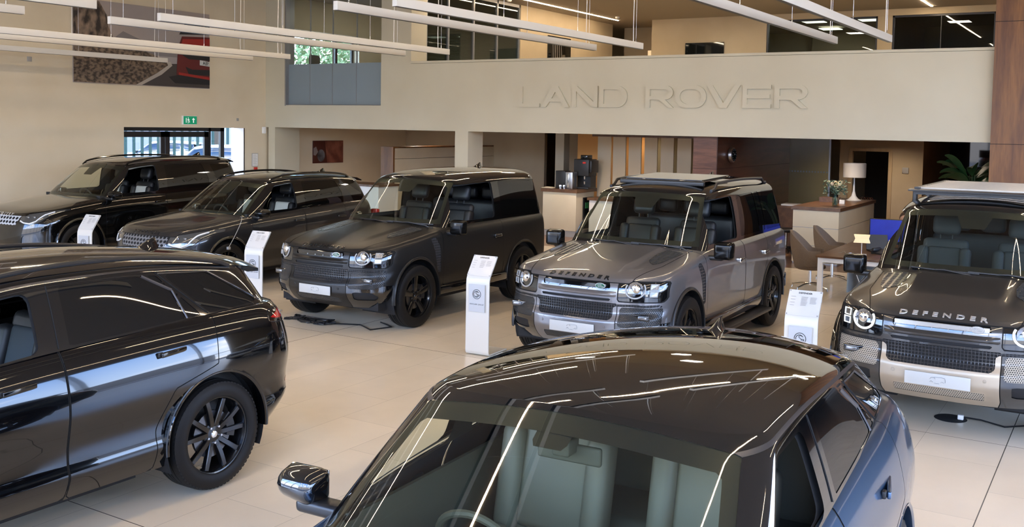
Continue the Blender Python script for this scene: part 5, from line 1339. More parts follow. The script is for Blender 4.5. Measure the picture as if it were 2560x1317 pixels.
flat('car_plate',[(1.52,-.34),(1.82,-.36),(1.82,-.24),(1.52,-.22)],M['plate'],t,.0215)
v,f=text_mesh('ABF',.13,.001,.8); mesh_obj('plate_lettering',[(.0255,1.70+p[0],-.29+p[1]) for p in v],f,M['letter_black'],t)
# small wall fittings on the left wall
def wallbox(name,y,z,w,h,d,m,label,cat,X=-19.05):
    o=B().box(0,d,-w/2,w/2,-h/2,h/2,bev=min(.006,d*.3)).build(name,m,None,True); o.location=(X,y,z); return tag(o,label,cat)
wallbox('wall_socket',12.02,3.77,.10,.10,.012,M['grey_plate'],'small square metal socket plate high on the left wall, left of the poster','socket')
wallbox('wall_vent',17.55,2.62,.07,.07,.012,M['grey_plate'],'tiny square plate above the fire exit near the corner','wall plate')
wallbox('motion_sensor',18.42,2.36,.09,.17,.06,M['white'],'small white motion sensor in the corner under the balcony edge','sensor')
o=wallbox('exit_sign',16.03,2.585,.42,.21,.05,M['white'],'green fire exit sign with running figure and upward arrow above the doors','exit sign')
B().box(.0505,.053,-.19,.20,-.095,.095).build('sign_face',M['exitgreen'],o)
B().box(.0535,.0545,-.125,-.105,-.06,.055).build('doorway_symbol',M['exitwhite'],o)
b=B(); b.cyl((.0535,-.055,.052),(.0545,-.055,.052),.014,n=14)
for q in ([(-.06,.035),(-.035,.03),(-.04,-.01),(-.062,-.005)],[(-.045,.0),(-.012,-.02),(-.018,-.034),(-.052,-.014)],[(-.06,-.005),(-.045,-.05),(-.06,-.075),(-.07,-.07),(-.062,-.05),(-.072,-.01)],[(-.012,-.02),(-.008,-.06),(-.022,-.06),(-.022,-.03)],[(-.04,.03),(-.012,.012),(-.018,.0),(-.042,.014)],[(-.06,.03),(-.09,.01),(-.084,.0),(-.056,.014)]): b.prism(q,.0535,.0545,'x')
b.build('running_figure',M['exitwhite'],o)
B().prism([(.085,-.06),(.085,.01),(.055,.01),(.10,.06),(.145,.01),(.115,.01),(.115,-.06)],.0535,.0545,'x').build('arrow',M['exitwhite'],o)
o=wallbox('notice_frame',18.13,1.60,.21,.34,.015,M['grey_plate'],'small grey framed notice on the wall right of the fire exit','notice'); B().box(.0155,.0165,-.09,.09,-.155,.155).build('notice_paper',M['white'],o)
o2=B()
for i in range(12): o2.box(.017,.0175,-.07,.05+.02*((i*7)%3-1),.13-.022*i-.004,.13-.022*i)
o2.build('notice_print',M['grey'],o)
wallbox('fire_call_point',18.14,1.36,.09,.11,.05,M['alarmred'],'red fire alarm call point below the framed notice','call point')
# under the balcony, left room
t=wallbox('wall_picture',20.85,1.77,1.22,.62,.03,mat('picture_base',s2l(70,24,20),.4),'dark red close-up photo picture on the wall under the balcony','picture')
B().prism([(-.15,.30),(.60,.30),(.60,-.30),(-.05,-.30),(-.10,.0)],.031,.033,'x').build('picture_right_side',noise_var(mat('picture_rust',s2l(120,62,48),.4),s2l(96,44,36),s2l(140,84,66),4),t)
B().prism([(-.60,.10),(-.5,.15),(-.42,.0),(-.52,-.1),(-.6,-.08)],.031,.033,'x').build('picture_highlight',mat('picture_grey',s2l(130,120,120),.4),t)
b=B(); b.prism([(-.30+.15*math.cos(a),-.10+.17*math.sin(a)) for a in np.linspace(0,2*PI,20)[:-1]],.031,.0335,'x'); b.build('picture_sphere',noise_var(mat('picture_lens',s2l(70,70,76),.3),s2l(20,18,20),s2l(120,120,126),3),t)
# timber screen with cream panels behind reception desk
t=thing('room_divider','walnut-edged divider with two cream panels behind the balcony column','divider',(-16.0,22.3,0))
B().box(-.20,.20,-2.6,-2.54,0,2.0).box(-.20,.19,-2.54,2.55,1.97,2.0).box(-.20,.20,2.55,2.6,0,2.0).build('walnut_frame',M['walnut_v'],t)
for a,b_ in((1.70,1.965),(0.02,1.69)): B().box(-.17,.195,-2.53,2.54,a,b_).build('cream_panel',M['cream'],t)
t=thing('reception_counter','low white reception counter with walnut top in front of the divider','counter',(-16.6,19.15,0))
B().box(-.9,1.1,-.38,.38,0,1.04).build('counter_body',M['white'],t); B().box(-.95,1.15,-.42,.42,1.04,1.09).build('worktop',M['walnut_t'],t)
# cafe counter
t=thing('cafe_counter','cream cafe counter with walnut top carrying the coffee machine','counter',(-11.4,20.9,0))
B().box(-.46,.44,-.45,.46,.14,1.04,bev=.01).build('counter_body',M['cream'],t,True); B().box(-.44,.42,-.43,.46,0,.14).build('plinth',M['grey_plate'],t)
B().box(-.50,.47,-.48,.54,1.04,1.12).build('worktop',M['walnut_t'],t)
q=B().box(.441,.46,-.12,.36,.18,.92).build('bottle_fridge',M['blackframe'],t); B().box(.461,.466,-.07,.31,.24,.88).build('fridge_glass',M['blackglass'],q)
b=B()
for i in range(4): b.cyl((.468,-.02+i*.08,.66),(.468,-.02+i*.08,.80),.022,.012,10)
b.build('green_bottles',mat('green_bottle_glass',(.02,.12,.04),.1),q)
t=thing('lower_counter','low white cabinet with walnut top just right of the cafe counter','cabinet',(-10.75,21.1,0)); B().box(-.1,.65,-.2,.3,0,.86).build('cabinet_body',M['white'],t); B().box(-.14,.69,-.24,.33,.86,.92).build('worktop',M['walnut_t'],t)
t=thing('coffee_machine','tall black coffee machine with small red logo at the back of the cafe counter','coffee machine',(-11.02,21.02,1.12))
B().box(-.22,.18,-.20,.22,.30,.70,bev=.015).build('machine_body',M['black'],t,True); B().box(-.20,.16,-.05,.22,0,.30).build('machine_back',M['black'],t); B().box(-.2,.18,-.22,.2,0,.04,bev=.008).build('drip_tray',M['satin'],t,True)
B().box(-.08,.10,-.13,.13,.70,.80,bev=.01).build('bean_hopper',M['blackglass'],t,True); B().box(.18,.24,-.18,.2,.38,.68,bev=.02).build('control_column',M['blackframe'],t,True); B().box(.02,.10,-.206,-.20,.60,.64).build('logo_plate',M['alarmred'],t)
for z in(.30,.18): B().cyl((.06,-.17,z),(.06,-.17,z-.07),.022,.014,12).build('spout',M['chrome'],t,True)
t=thing('milk_cooler','black milk cooler with brushed steel front in front of coffee machine','cooler',(-11.42,20.68,1.12))
B().box(-.16,.10,-.13,.13,0,.42,bev=.01).build('cooler_body',M['black'],t,True); B().box(.10,.29,-.12,.12,.0,.40,bev=.012).build('steel_front',M['steel'],t,True); B().box(.15,.20,-.13,-.12,.04,.36,bev=.004).build('front_handle',M['chrome'],t,True)
for i,l in((0,'left'),(1,'right')):
    b=B(); b.lathe([(.0,0),(.032,0),(.038,.08),(.036,.09),(.033,.085),(.028,.01),(0,.01)],16); o=b.build('glass_tumbler',M['chrome'],None,True); o.location=(-11.42+i*.10,20.52,1.121); tag(o,'%s of the two small glass tumblers on the cafe counter edge'%l,'tumbler')
b=B(); b.box(-.16,.14,-.10,.10,0,.018,bev=.006); b.box(-.1,.06,-.05,.07,.018,.03); o=b.build('napkin_tray',M['cream'],None,True); o.location=(-11.74,20.55,1.121); tag(o,'flat cream tray of napkins at the left end of the cafe counter','tray')
# slatted screen
t=thing('slat_screen','tall screen of six pale vertical boards with amber gaps beside the timber block','screen',(-9.75,21.5,0))
for a,b_ in((-10.95,-10.6),(-10.54,-10.21),(-10.13,-9.81),(-9.72,-9.4),(-9.31,-8.99),(-8.90,-8.56)): B().box(a+9.75,b_+9.75,-.02,.02,0,2.40).build('screen_board',M['cream2'],t)
B().box(-1.35,1.25,-.03,.05,2.36,2.46).build('top_rail',M['walnut_t'],t)
for k,x in enumerate((-.42,-.02,.38)): B().box(x-.03,x+.03,.3,.36,.2,1.0+.5*(k%2)).build('dark_fitting',M['grey'],t)
# timber clad block with round clock speaker
t=thing('timber_block','dark walnut clad block wall between the slatted screen and the glass office','wall block',(-7.2,21.2,0))
B().box(-.25,.24,-2.4,2.5,0,2.60).build('front_cladding',M['walnut_h'],t); B().box(.24,.25,-2.39,2.5,0,2.60).build('side_cladding',M['walnut_shaded'],t)
for z in(.9,1.80): B().box(-.251,.2515,-2.402,2.5,z-.003,z+.003).build('cladding_joint',M['softblack'],t)
o=B().lathe([(0,.10),(.12,.10),(.15,.085),(.155,.03),(.13,0),(0,0)],36,Matrix.Rotation(PI/2,4,'Y')).build('wall_clock_case',M['steel'],None,True); o.location=(-6.945,19.5,2.07); o.name='wall_clock'; tag(o,'round black-faced steel wall clock on the dark timber block','clock')
B().lathe([(0,.104),(.125,.104),(.125,.10)],36,Matrix.Rotation(PI/2,4,'Y')).build('clock_face',M['blackglass'],o); b=B()
for k in range(12): b.box(.105,.107,-.004,.004,.095,.115,Matrix.Rotation(k*PI/6,4,'X'))
b.box(.105,.108,-.004,.004,0,.08,Matrix.Rotation(.8,4,'X')).box(.105,.108,-.005,.005,0,.055,Matrix.Rotation(-1.2,4,'X')); b.build('clock_marks',M['grey'],o)
# glass office right of the block
t=thing('glass_partition','clear glass office partition with a row of small square dots, right of the timber block','glass partition',(-6.5,23.7,0))
B().box(-.5,.5,-.006,.006,0,2.6).build('glass_pane',M['glass'],t); B().box(.48,.52,-.03,.03,0,2.6).build('frame_post',M['grey'],t); b=B()
for i in range(14): b.box(-.46+i*.068,-.425+i*.068,-.009,-.007,1.60,1.635)
b.build('square_dots',M['frostfilm'],t)
S_('wall_ground',-8.0,-6.72,26.4,26.5,0,2.62,'olivewall')
t=thing('office_desk','brown desk behind the glass partition beyond the reception desk','desk',(-6.25,24.6,0)); B().box(-.55,.6,-.3,.3,.72,.76).build('desk_top',M['walnut_t'],t); B().box(-.5,.55,-.28,-.26,.1,.72).build('modesty_panel',M['brownfab'],t)
for x in(-.5,.53):B().box(x-.02,x+.02,-.28,.28,0,.72).build('leg',M['grey'],t)
# reception desk
t=thing('reception_desk','tall cream reception desk with walnut top holding the flowers and lamp','reception desk',(-5.16,20.95,0))
for z0,z1 in((.03,.35),(.36,.70),(.71,1.04)): B().box(-.44,.44,-1.5,1.55,z0,z1).build('cream_panel',M['cream'],t)
B().box(-.43,.43,-1.49,1.5,0,1.04).build('desk_core',M['grey'],t); B().box(-.47,.47,-1.53,1.58,1.045,1.11).build('worktop',M['walnut_t'],t)
# flowers in a glass vase
t=thing('flower_vase','glass vase of cream roses and grey-green leaves on the reception desk','vase',(-4.95,20.05,1.11))
B().lathe([(0,0),(.05,0),(.058,.02),(.055,.22),(.052,.22),(.05,.02),(0,.012)],24).build('vase',M['vaseglass'],t,True)
b=B()
random.seed(3)
for i in range(14):
    a=random.random()*2*PI; r=random.random()*.13; b.tube([(math.cos(a+2)*.03,math.sin(a+2)*.03,.02),(0,0,.2),(math.cos(a)*r,math.sin(a)*r,.34)],.004,5)
b.build('stems',mat('green_stem',(.03,.08,.03),.6),t)
for i in range(13):
    a=random.random()*2*PI; r=.03+random.random()*.14; z=.36+random.random()*.12; b=B()
    bm=bmesh.new(); bmesh.ops.create_icosphere(bm,subdivisions=2,radius=.034)
    for v in bm.verts:
        q=math.atan2(v.co.y,v.co.x); v.co*=1+.12*math.sin(q*5+v.co.z*60)
        if v.co.z>.015: v.co.z-=.012*(1-((v.co.x**2+v.co.y**2)**.5)/.034)
    b.bm(bm,Matrix.Translation((math.cos(a)*r,math.sin(a)*r,z))); b.build('rose',M['rose'] if i%3 else M['rose2'],t,True)
b=B()
for i in range(150):
    a=random.random()*2*PI; r=.05+random.random()*.22; z=.24+random.random()*.27; c=Vector((math.cos(a)*r,math.sin(a)*r*.8,z)); d=Vector((random.uniform(-1,1),random.uniform(-1,1),random.uniform(-.3,1))).normalized()*.045; n=d.orthogonal().normalized()*.016
    b.add([c-d,c+n,c+d,c-n],[(0,1,2,3)])
b.build('leaves',M['leafgrey'],t)
t=thing('table_lamp','large table lamp with white drum shade and tapered white stem on the reception desk','lamp',(-5.02,21.9,1.11))
B().lathe([(0,0),(.15,0),(.155,.012),(.10,.04),(.05,.10),(.022,.22),(.014,.42),(.012,.52),(0,.52)],28).build('lamp_stem',M['white'],t,True)
B().lathe([(.235,.50),(.235,.80),(.230,.80),(.230,.50)],40).build('lamp_shade',M['shade'],t,True)
o=bx('display_box',-.22,.16,-.14,.14,0,.10,M['walnut_t']); o.location=(-5.28,21.1,1.112); tag(o,'dark brown wooden box between the vase and the lamp','box')
o=bx('card_holder',-.05,.05,-.03,.03,0,.08,M['white']); o.location=(-4.98,20.75,1.112); tag(o,'small white card holder on the reception desk beside the vase','card holder')
b=B()
for i in range(5): b.tube([(i*.05-.1,0,.01),(i*.05-.08,.02,.05),(i*.05-.04,0,.045),(i*.05-.03,-.01,.01)],.012,6)
o=b.build('ornament',mat('copper_brown',(.10,.035,.02),.2,.5),None,True); o.location=(-4.88,22.3,1.112); tag(o,'small dark copper ornament beyond the large lamp on the reception desk','ornament')
o=bx('counter_shelf',-.45,.45,-.2,.2,0,.03,M['white']); o.location=(-6.05,21.6,1.02); 
o.location=(-6.1,22.0,.93); o.name='paper_tray'; tag(o,'white paper tray on the low cabinet left of the reception desk','tray')
t=thing('side_cabinet','low dark walnut cabinet between timber block and reception desk','cabinet',(-6.1,22.0,0)); B().box(-.5,.42,-.35,.35,.05,.88).build('cabinet_body',M['walnut_t'],t); B().box(-.52,.44,-.37,.37,.88,.93).build('cabinet_top',M['walnut_t'],t); B().box(-.48,.4,-.33,.33,0,.05).build('plinth',M['softblack'],t)
b=B(); b.box(-.12,.12,-.05,.05,0,.05,bev=.02); b.cyl((-.05,0,.05),(.1,0,.12),.03,.02,10); o=b.build('coiled_cable',mat('orange_brown',(.22,.08,.03),.5),None,True); o.location=(-5.86,21.75,.931); tag(o,'small orange-brown object lying on the low walnut cabinet','object')
# customer desk, chairs, screen, lamp, laptop, telephone
t=thing('customer_desk','walnut topped desk with white square-tube frame behind the right-hand car','desk',(-3.1,16.2,0))
B().box(-.88,1.0,-1.12,1.2,.69,.72,bev=.004).build('desk_top',M['walnut_t'],t,True)
for x,y in((-.82,-1.06),(-.82,1.14),(.94,-1.06),(.94,1.14)): B().box(x-.035,x+.035,y-.035,y+.035,0,.69).build('leg',M['white'],t)
B().box(-.85,.97,-1.09,-1.03,.62,.688).box(-.85,.97,1.11,1.17,.62,.688).box(-.85,-.79,-1.03,1.11,.62,.688).box(.91,.97,-1.03,1.11,.62,.688).build('frame_rail',M['white'],t)
B().box(-.45,-.43,-.95,1.05,.18,.62).build('modesty_panel',M['frostfilm'],t); B().box(.1,.5,-.9,-.3,.04,.60).build('drawer_pedestal',M['white'],t)
def chair(x,y,rz,label):
    t=thing('tub_chair',label,'chair',(x,y,0),rz,'taupe tub chairs at the customer desk'); m=M['brownfab']
    # shell: swept section round the seat
    V=[];n=26;rows=8
    for i in range(n+1):
        a=math.radians(-128+256*i/n); s=math.cos(a/2)**1.2 if abs(a)<PI else 0
        hgt=.25+.30*max(0,math.cos(a))**1.0+.02
        for j in range(rows+1):
            u=j/rows; z=.38+(.46 if True else 0)*0+u*(hgt); rr=.25+.05*u+.02*math.sin(PI*u)
            V.append((-math.cos(a)*rr*(1.0+.12*u*max(0,math.cos(a))),math.sin(a)*rr*1.05,z))
    out=V; inn=[(x*.86,y*.86,z) for x,y,z in V]; k=len(V); F=[]
    for i in range(n):
        for j in range(rows):
            q=i*(rows+1)+j; F+=[(q,q+rows+1,q+rows+2,q+1),(k+q,k+q+1,k+q+rows+2,k+q+rows+1)]
        q=i*(rows+1)+rows; F.append((q,q+rows+1,k+q+rows+1,k+q)); q=i*(rows+1); F.append((q,k+q,k+q+rows+1,q+rows+1))
    for i in(0,n):
        for j in range(rows): q=i*(rows+1)+j; F.append((q,q+1,k+q+1,k+q))
    B().add(V+inn,F).build('tub_shell',m,t,True,angle=70)
    B().lathe([(0,.42),(.20,.42),(.245,.40),(.25,.36),(.20,.33),(0,.33)],28).build('seat_cushion',m,t,True)
    B().cyl((0,0,.07),(0,0,.34),.026).build('column',M['chrome'],t,True)
    for i in range(4):
        a=PI/4+i*PI/2+.3; c=(math.cos(a),math.sin(a)); B().tube([(0,0,.10),(c[0]*.16,c[1]*.16,.085),(c[0]*.33,c[1]*.33,.045),(c[0]*.335,c[1]*.335,.0)],.014,8).build('leg',M['chrome'],t,True)
chair(-4.40,16.35,.15,'taupe fabric tub chair nearer the camera at the walnut desk')
chair(-4.32,17.45,.05,'taupe fabric tub chair behind, closer to the cream reception desk')
t=thing('computer_monitor','wide monitor with a bright blue desktop on the walnut desk','monitor',(-3.25,16.75,.722),.05)
B().box(-.32,.32,-.015,.015,.10,.47,bev=.005).build('screen_case',M['black'],t,True); B().box(-.305,.305,-.019,-.0155,.118,.458).build('screen',M['bluescreen'],t); B().box(-.03,.03,.0,.03,0,.2).box(-.12,.12,-.08,.08,0,.012).build('stand',M['black'],t)
t=lamp_t=thing('desk_lamp','small table lamp with folded paper shade on the walnut desk','lamp',(-3.42,15.55,.722),.2)
B().box(-.07,.07,-.055,.055,0,.014).build('base',M['white'],t); B().cyl((0,0,.014),(0,0,.24),.006).build('stem',M['white'],t,True)
V=[(-.12,-.05,.20),(.12,-.05,.20),(.13,.05,.20),(-.10,.05,.20),(-.10,-.045,.31),(.09,-.045,.31),(.08,.045,.31),(-.11,.045,.31),(-.09,-.065,.25),(.11,-.06,.25)]
B().add([(-.12,-.05,.19),(.12,-.05,.19),(.12,.05,.19),(-.12,.05,.19),(-.095,-.045,.25),(.10,-.045,.25),(.10,.045,.25),(-.095,.045,.25),(-.115,-.05,.31),(.115,-.05,.31),(.115,.05,.31),(-.115,.05,.31)],[(0,1,5,4),(1,2,6,5),(2,3,7,6),(3,0,4,7),(4,5,9,8),(5,6,10,9),(6,7,11,10),(7,4,8,11)]).build('lamp_shade',M['shadewarm'],t)
t=thing('laptop','black laptop standing open in front of the blue monitor','laptop',(-3.30,16.25,.722),.5)
B().box(-.17,.17,-.12,.12,0,.015).build('keyboard_base',M['black'],t); B().box(-.17,.17,-.006,.006,0,.24,Matrix.Translation((0,.12,.01))@Matrix.Rotation(-.3,4,'X')).build('display_lid',M['black'],t)
t=thing('desk_telephone','black desk telephone between the lamp and the laptop','telephone',(-3.22,15.9,.722),-.4); B().prism([(-.1,0),(.1,0),(.1,.07),(-.1,.02)],-.09,.09,'x').build('base',M['black'],t); B().box(-.09,-.04,-.1,.1,.03,.09,bev=.018).build('handset',M['black'],t,True)
b=B(); b.tube([(-.05,0,.008),(-.01,.03,.008),(.04,.01,.03),(.06,-.03,.008)],.004,6); b.tube([(.10,.02,.008),(.13,.05,.008),(.16,.04,.008)],.004,6); o=b.build('reading_glasses',M['steel'],None,True); o.location=(-3.72,15.6,.722); tag(o,'thin wire-like item lying on the walnut desk left of the lamp','wire')
B().tube([(0,0,.006),(-.04,-.28,.004),(-.05,-.54,-.01),(-.06,-.55,-.2),(.02,-.46,-.42),(.08,-.36,-.62),(.32,-.36,-.712),(.5,-.4,-.712)],.005,6).build('power_cord',M['white'],lamp_t,True)
# dark office chair and bag beside the timber block
t=thing('office_chair','black office chair half hidden behind the silver grey car','chair',(-6.15,20.9,0),.4)
B().box(-.22,.22,-.22,.22,.44,.52,bev=.03).build('seat',M['satin'],t,True); B().box(.16,.22,-.21,.21,.55,1.0,bev=.03).build('backrest',M['satin'],t,True); B().cyl((0,0,.08),(0,0,.44),.025).build('column',M['chrome'],t,True); B().box(.19,.215,-.05,.05,.35,.6).build('back_support',M['grey'],t)
for i in range(5):
    a=i*2*PI/5; B().tube([(0,0,.09),(math.cos(a)*.28,math.sin(a)*.28,.06),(math.cos(a)*.29,math.sin(a)*.29,.0)],.016,6).build('leg',M['satin'],t,True)
# ------------------------------------------------------------ information stands
def stand(x,y,rz,label,title,logo=True,rear=False):
    t=thing('information_stand',label,'information stand',(x,y,0),rz,'white bent-sheet information stands between the cars')
    # local: faces -y; sheet: foot, upright, tilted reading plate
    w=.15; prof=[(.42,.008),(.05,.008),(.02,.012),(.004,.03),(0,.06),(0,.80),(.004,.86),(.02,.90),(.175,1.115)]
    th=.014; out=[];
    P=[Vector((p[0],p[1])) for p in prof]; N=[]
    for i in range(len(P)):
        d=(P[min(i+1,len(P)-1)]-P[max(i-1,0)]).normalized(); N.append(Vector((d.y,-d.x)))
    poly=[(p.x,p.y) for p in P]+[(p.x+n.x*th,p.y+n.y*th) for p,n in list(zip(P,N))[::-1]]
    B().prism(poly,-w,w,'x').build('bent_sheet',M['standwhite'],t,True,angle=40)
    d=Vector((.155,.215)).normalized(); nn=Vector((-d.y,d.x)); o0=Vector((.02,.90))
    def plate(u0,u1,v0,v1,off,nm,m,par,h=.002):
        b=B(); V=[]
        for k in(off,off+h):
            for u,v in((u0,v0),(u1,v0),(u1,v1),(u0,v1)): q=o0+d*v+nn*k; V.append((u,q.x,q.y))
        b.add(V,[(3,2,1,0),(4,5,6,7),(0,1,5,4),(1,2,6,5),(2,3,7,6),(3,0,4,7)]); return b.build(nm,m,par)
    if rear: 
        return t
    pl=plate(-w,w,.0,.262,.004,'reading_plate',M['plateclear'],t)
    def tx(s,size,u,v,al='LEFT',m='letter_black',par=pl,bold=0):
        vv,ff=text_mesh(s,size,.0006,1.15,bold,al); mesh_obj('plate_lettering',[(u+p[0],(o0+d*(v+p[1])+nn*(.0065+p[2])).x,(o0+d*(v+p[1])+nn*(.0065+p[2])).y) for p in vv],ff,M[m],par)
    tx(title,.022,0,.232,'CENTER',bold=.0006)
    b=B()
    for c0,rows,ww in((-.125,[.19,.16,.13,.10],.045),(-.03,[.19,.178,.166,.154,.142,.13,.118,.106],.06),(.05,[.19,.178,.166,.154,.142,.13],.06)):
        for i,v in enumerate(rows):
            q0=o0+d*v+nn*.0068; q1=o0+d*(v+.004)+nn*.0068; u1=c0+ww*(1-.15*((i*5)%4)/3); b.add([(c0,q0.x,q0.y),(u1,q0.x,q0.y),(u1,q1.x,q1.y),(c0,q1.x,q1.y)],[(0,1,2,3)])
    b.build('printed_lines',M['grey'],pl)
    b=B()
    for u,v in((-.138,.012),(.138,.012),(-.138,.25),(.138,.25)):
        q=o0+d*v+nn*.004; q2=o0+d*v+nn*.012; b.cyl((u,q.x,q.y),(u,q2.x,q2.y),.005,n=10)
    b.build('plate_screw',M['grey'],t)
    if logo:
        s=B().box(-.105,.105,-.0175,-.0145,.50,.81).build('logo_sheet',M['sheetgrey'],t)
        b=B(); c=(0,.70); b.tube([(.052*math.cos(a),-.019,c[1]+.052*math.sin(a)) for a in [2*PI*i/40 for i in range(40)]],.0028,6,True)
        b.tube([(-.004+.034*math.cos(a),-.019,c[1]+.034*math.sin(a)) for a in np.linspace(.5,2*PI-.3,30)],.0028,6); b.tube([(.012,-.019,c[1]-.004),(.034,-.019,c[1]-.004),(.034,-.019,c[1]-.02)],.0028,6)
        b.tube([(.018,-.0195,c[1]+.022),(.006,-.0195,c[1]+.030),(-.010,-.0195,c[1]+.024),(-.010,-.0195,c[1]+.010),(.006,-.0195,c[1]),(.014,-.0195,c[1]-.014),(.004,-.0195,c[1]-.028),(-.016,-.0195,c[1]-.022)],.0028,6)
        b.build('monogram',M['letter_black'],s)
        vv,ff=text_mesh('SINCLAIR GROUP',.020,.0006,1.05,.0002,'CENTER',1.15); a=np.array(vv); k=.18/(a[:,0].max()-a[:,0].min()); mesh_obj('logo_lettering',[(p[0]*k,-.018-p[2],.585+p[1]) for p in vv],[q[::-1] for q in ff],M['letter_black'],s)
stand(-6.17,9.22,.05,'white information stand between the matt charcoal car and the silver grey car','DEFENDER')
stand(-2.50,9.05,.05,'white information stand between the silver grey car and the car with roof rack','DEFENDER')
stand(-9.90,9.40,.12,'white information stand between the honeycomb grille car and the matt charcoal car','DISCOVERY')
stand(-13.50,9.38,.12,'white information stand between the two cars at far left','DISCOVERY')
# ------------------------------------------------------------ floor bits
random.seed(5); b=B()
for k in range(5):
    P=[]; ph=random.random()*6
    for i in range(26):
        a=i*.55+ph; P.append((-9.0+.34*math.cos(a*.5+k)+.05*math.sin(a*2.1),9.55+.12*math.sin(a*.8+k*1.3)+.03*math.sin(a*3),.012+.010*(1+math.sin(a*1.7+k))))
    b.tube(P,.009,6)
b.tube([(-8.8,9.5,.012),(-8.3,9.72,.012),(-8.0,9.55,.012),(-7.9,9.85,.012),(-8.2,10.0,.012)],.009,6)
tag(b.build('charging_cable',M['satin'],None,True),'tangled black cable lying on the floor under the matt charcoal car','cable')
t=thing('floor_socket','round black floor socket with a white plug at the front of the roof-rack car','floor socket',(-1.22,10.05,0)); 
t.location=(-1.30,9.72,0)
B().lathe([(0,.006),(.13,.006),(.14,.0)],32).build('socket_lid',M['softblack'],t,True); B().box(.06,.11,-.03,.01,.006,.05,bev=.008).build('white_plug',M['white'],t,True); B().tube([(.1,0,.03),(.25,.03,.02),(.45,-.05,.012),(.6,.1,.012)],.008,6).build('black_lead',M['satin'],t,True)
b=B(); b.tube([(-11.60,10.35+.25*t,1.13-.43*t+.08*math.sin(PI*t)) if False else (-11.60+.18*math.sin(PI*t*.5),10.75-.05*t-.35*t*t,1.12+.03*math.sin(PI*t)-.42*t*t) for t in np.linspace(0,1,14)],.0045,6); b.box(-11.44,-11.40,10.33,10.37,.67,.71)
tag(b.build('battery_lead',M['grey_plate'],None,True),'thin white lead hanging from the bonnet of the honeycomb grille car to its wheel arch','cable')
# ------------------------------------------------------------ plant right of the pier
t=thing('potted_plant','large leafy green pot plant beside the timber pier','plant',(-2.42,19.5,0))
B().lathe([(0,0),(.18,0),(.24,.5),(.22,.5),(.2,.45),(0,.45)],24).build('pot',M['satin'],t,True)
random.seed(11)
for i in range(17):
    if i<3: a=PI+(-.15,.12,.45)[i]; L=(.52,.46,.4)[i]; z0=(1.66,1.62,1.7)[i]; up_=(.80,.55,.9)[i]
    else: a=random.uniform(0,2*PI); L=random.uniform(.35,.5); z0=random.uniform(1.62,1.85); up_=random.uniform(.45,.8)
    c=Vector((math.cos(a)*.05,math.sin(a)*.05,z0)); V=[];n=10
    for k in range(n+1):
        s_=k/n; w=.012+.095*math.sin(PI*min(1,s_*1.0))**.75; p=c+Vector((math.cos(a)*L*s_*1.1,math.sin(a)*L*s_*1.1,up_*s_-.42*s_*s_)); q=Vector((-math.sin(a),math.cos(a),0))*.8+Vector((0,0,.45)); q.normalize(); nn=Vector((0,0,.018)); V+=[p-q*w+nn,p,p+q*w+nn]
    B().add(V,[(k*3+j,k*3+j+1,k*3+4+j,k*3+3+j) for k in range(n) for j in range(2)]).build('leaf',M['leafgreen'],t,True,angle=80)
    B().tube([(0,0,.4),(math.cos(a)*.03,math.sin(a)*.03,1.0),c],.009,6).build('stem',M['stemgreen'],t,True)
# ------------------------------------------------------------ upstairs things
t=wallbox('wall_picture',25.5,4.55,1.35,1.26,.03,M['blackglass'],'dark framed abstract picture on the upstairs side wall','picture',X=-14.34)
b=B()
for i in range(5): b.prism([(-.35+i*.13,-.6),(-.33+i*.13,-.6),(-.40+i*.12,.55),(-.42+i*.12,.55)],.031,.033,'x')
b.build('pale_streaks',M['grey_plate'],t)
t=thing('wall_screen','black wall screen with a faint pale shape on the upstairs back wall','screen',(-10.9,28.17,4.55)); B().box(-.6,.6,-.02,.02,-.55,.58).build('screen_panel',M['blackglass'],t); B().lathe([(.06,0),(.12,0),(.12,.004),(.06,.004)],20,Matrix.Translation((.2,-.022,-.42))@Matrix.Rotation(PI/2,4,'X')).build('pale_shape',M['grey_plate'],t)
t=thing('landing_lamp','small cream lamp shade just visible over the balcony edge','lamp',(-12.9,29.0,2.9)); B().cyl((0,0,0),(0,0,1.75),.02).build('stem',M['white'],t,True); B().lathe([(.18,1.72),(.18,2.1),(.175,2.1),(.175,1.72)],24).build('lamp_shade',M['shadewarm'],t,True)
def det(x,y,l):
    o=B().lathe([(0,-.06),(.05,-.055),(.065,-.03),(.07,0),(0,0)],20).build('smoke_detector',M['white'],None,True); o.location=(x,y,CEIL); tag(o,l,'smoke detector')
det(-14.0,22.2,'white ceiling smoke detector left of the upstairs strip light end'); det(-13.2,27.0,'white ceiling smoke detector beyond the upstairs strip light')
for x,y,l in((-8.9,22.5,'left'),(-9.4,25.2,'far')):
    o=B().lathe([(0,-.01),(.10,-.01),(.12,0)],24).build('ceiling_vent',M['grey_plate'],None,True); o.location=(x,y,CEIL-.001); tag(o,'%s round recessed fitting in the upstairs ceiling'%l,'ceiling fitting')
for i,(x,y) in enumerate(((-8.2,30.0),(-8.3,32.3),(-6.6,30.1))):
    o=B().box(-.3,.3,-.3,.3,-.02,0).build('ceiling_panel_light',M['ledwhite']); o.location=(x,y,CEIL-.05); tag(o,('left square ceiling light seen through the upstairs glass','nearer lower square ceiling light seen through the upstairs glass','right square ceiling light seen through the upstairs glass')[i],'ceiling light')
t=thing('letter_tray','black wire letter tray stack on the upper office window sill','letter tray',(-18.6,22.6,4.08)); 
for k in range(3): B().tube([(-.15,-.2,.06*k),(.15,-.2,.06*k),(.15,.2,.06*k),(-.15,.2,.06*k)],.008,6,True).box(-.14,.14,-.19,.19,.06*k-.004,.06*k).build('tray',M['blackframe'],t)
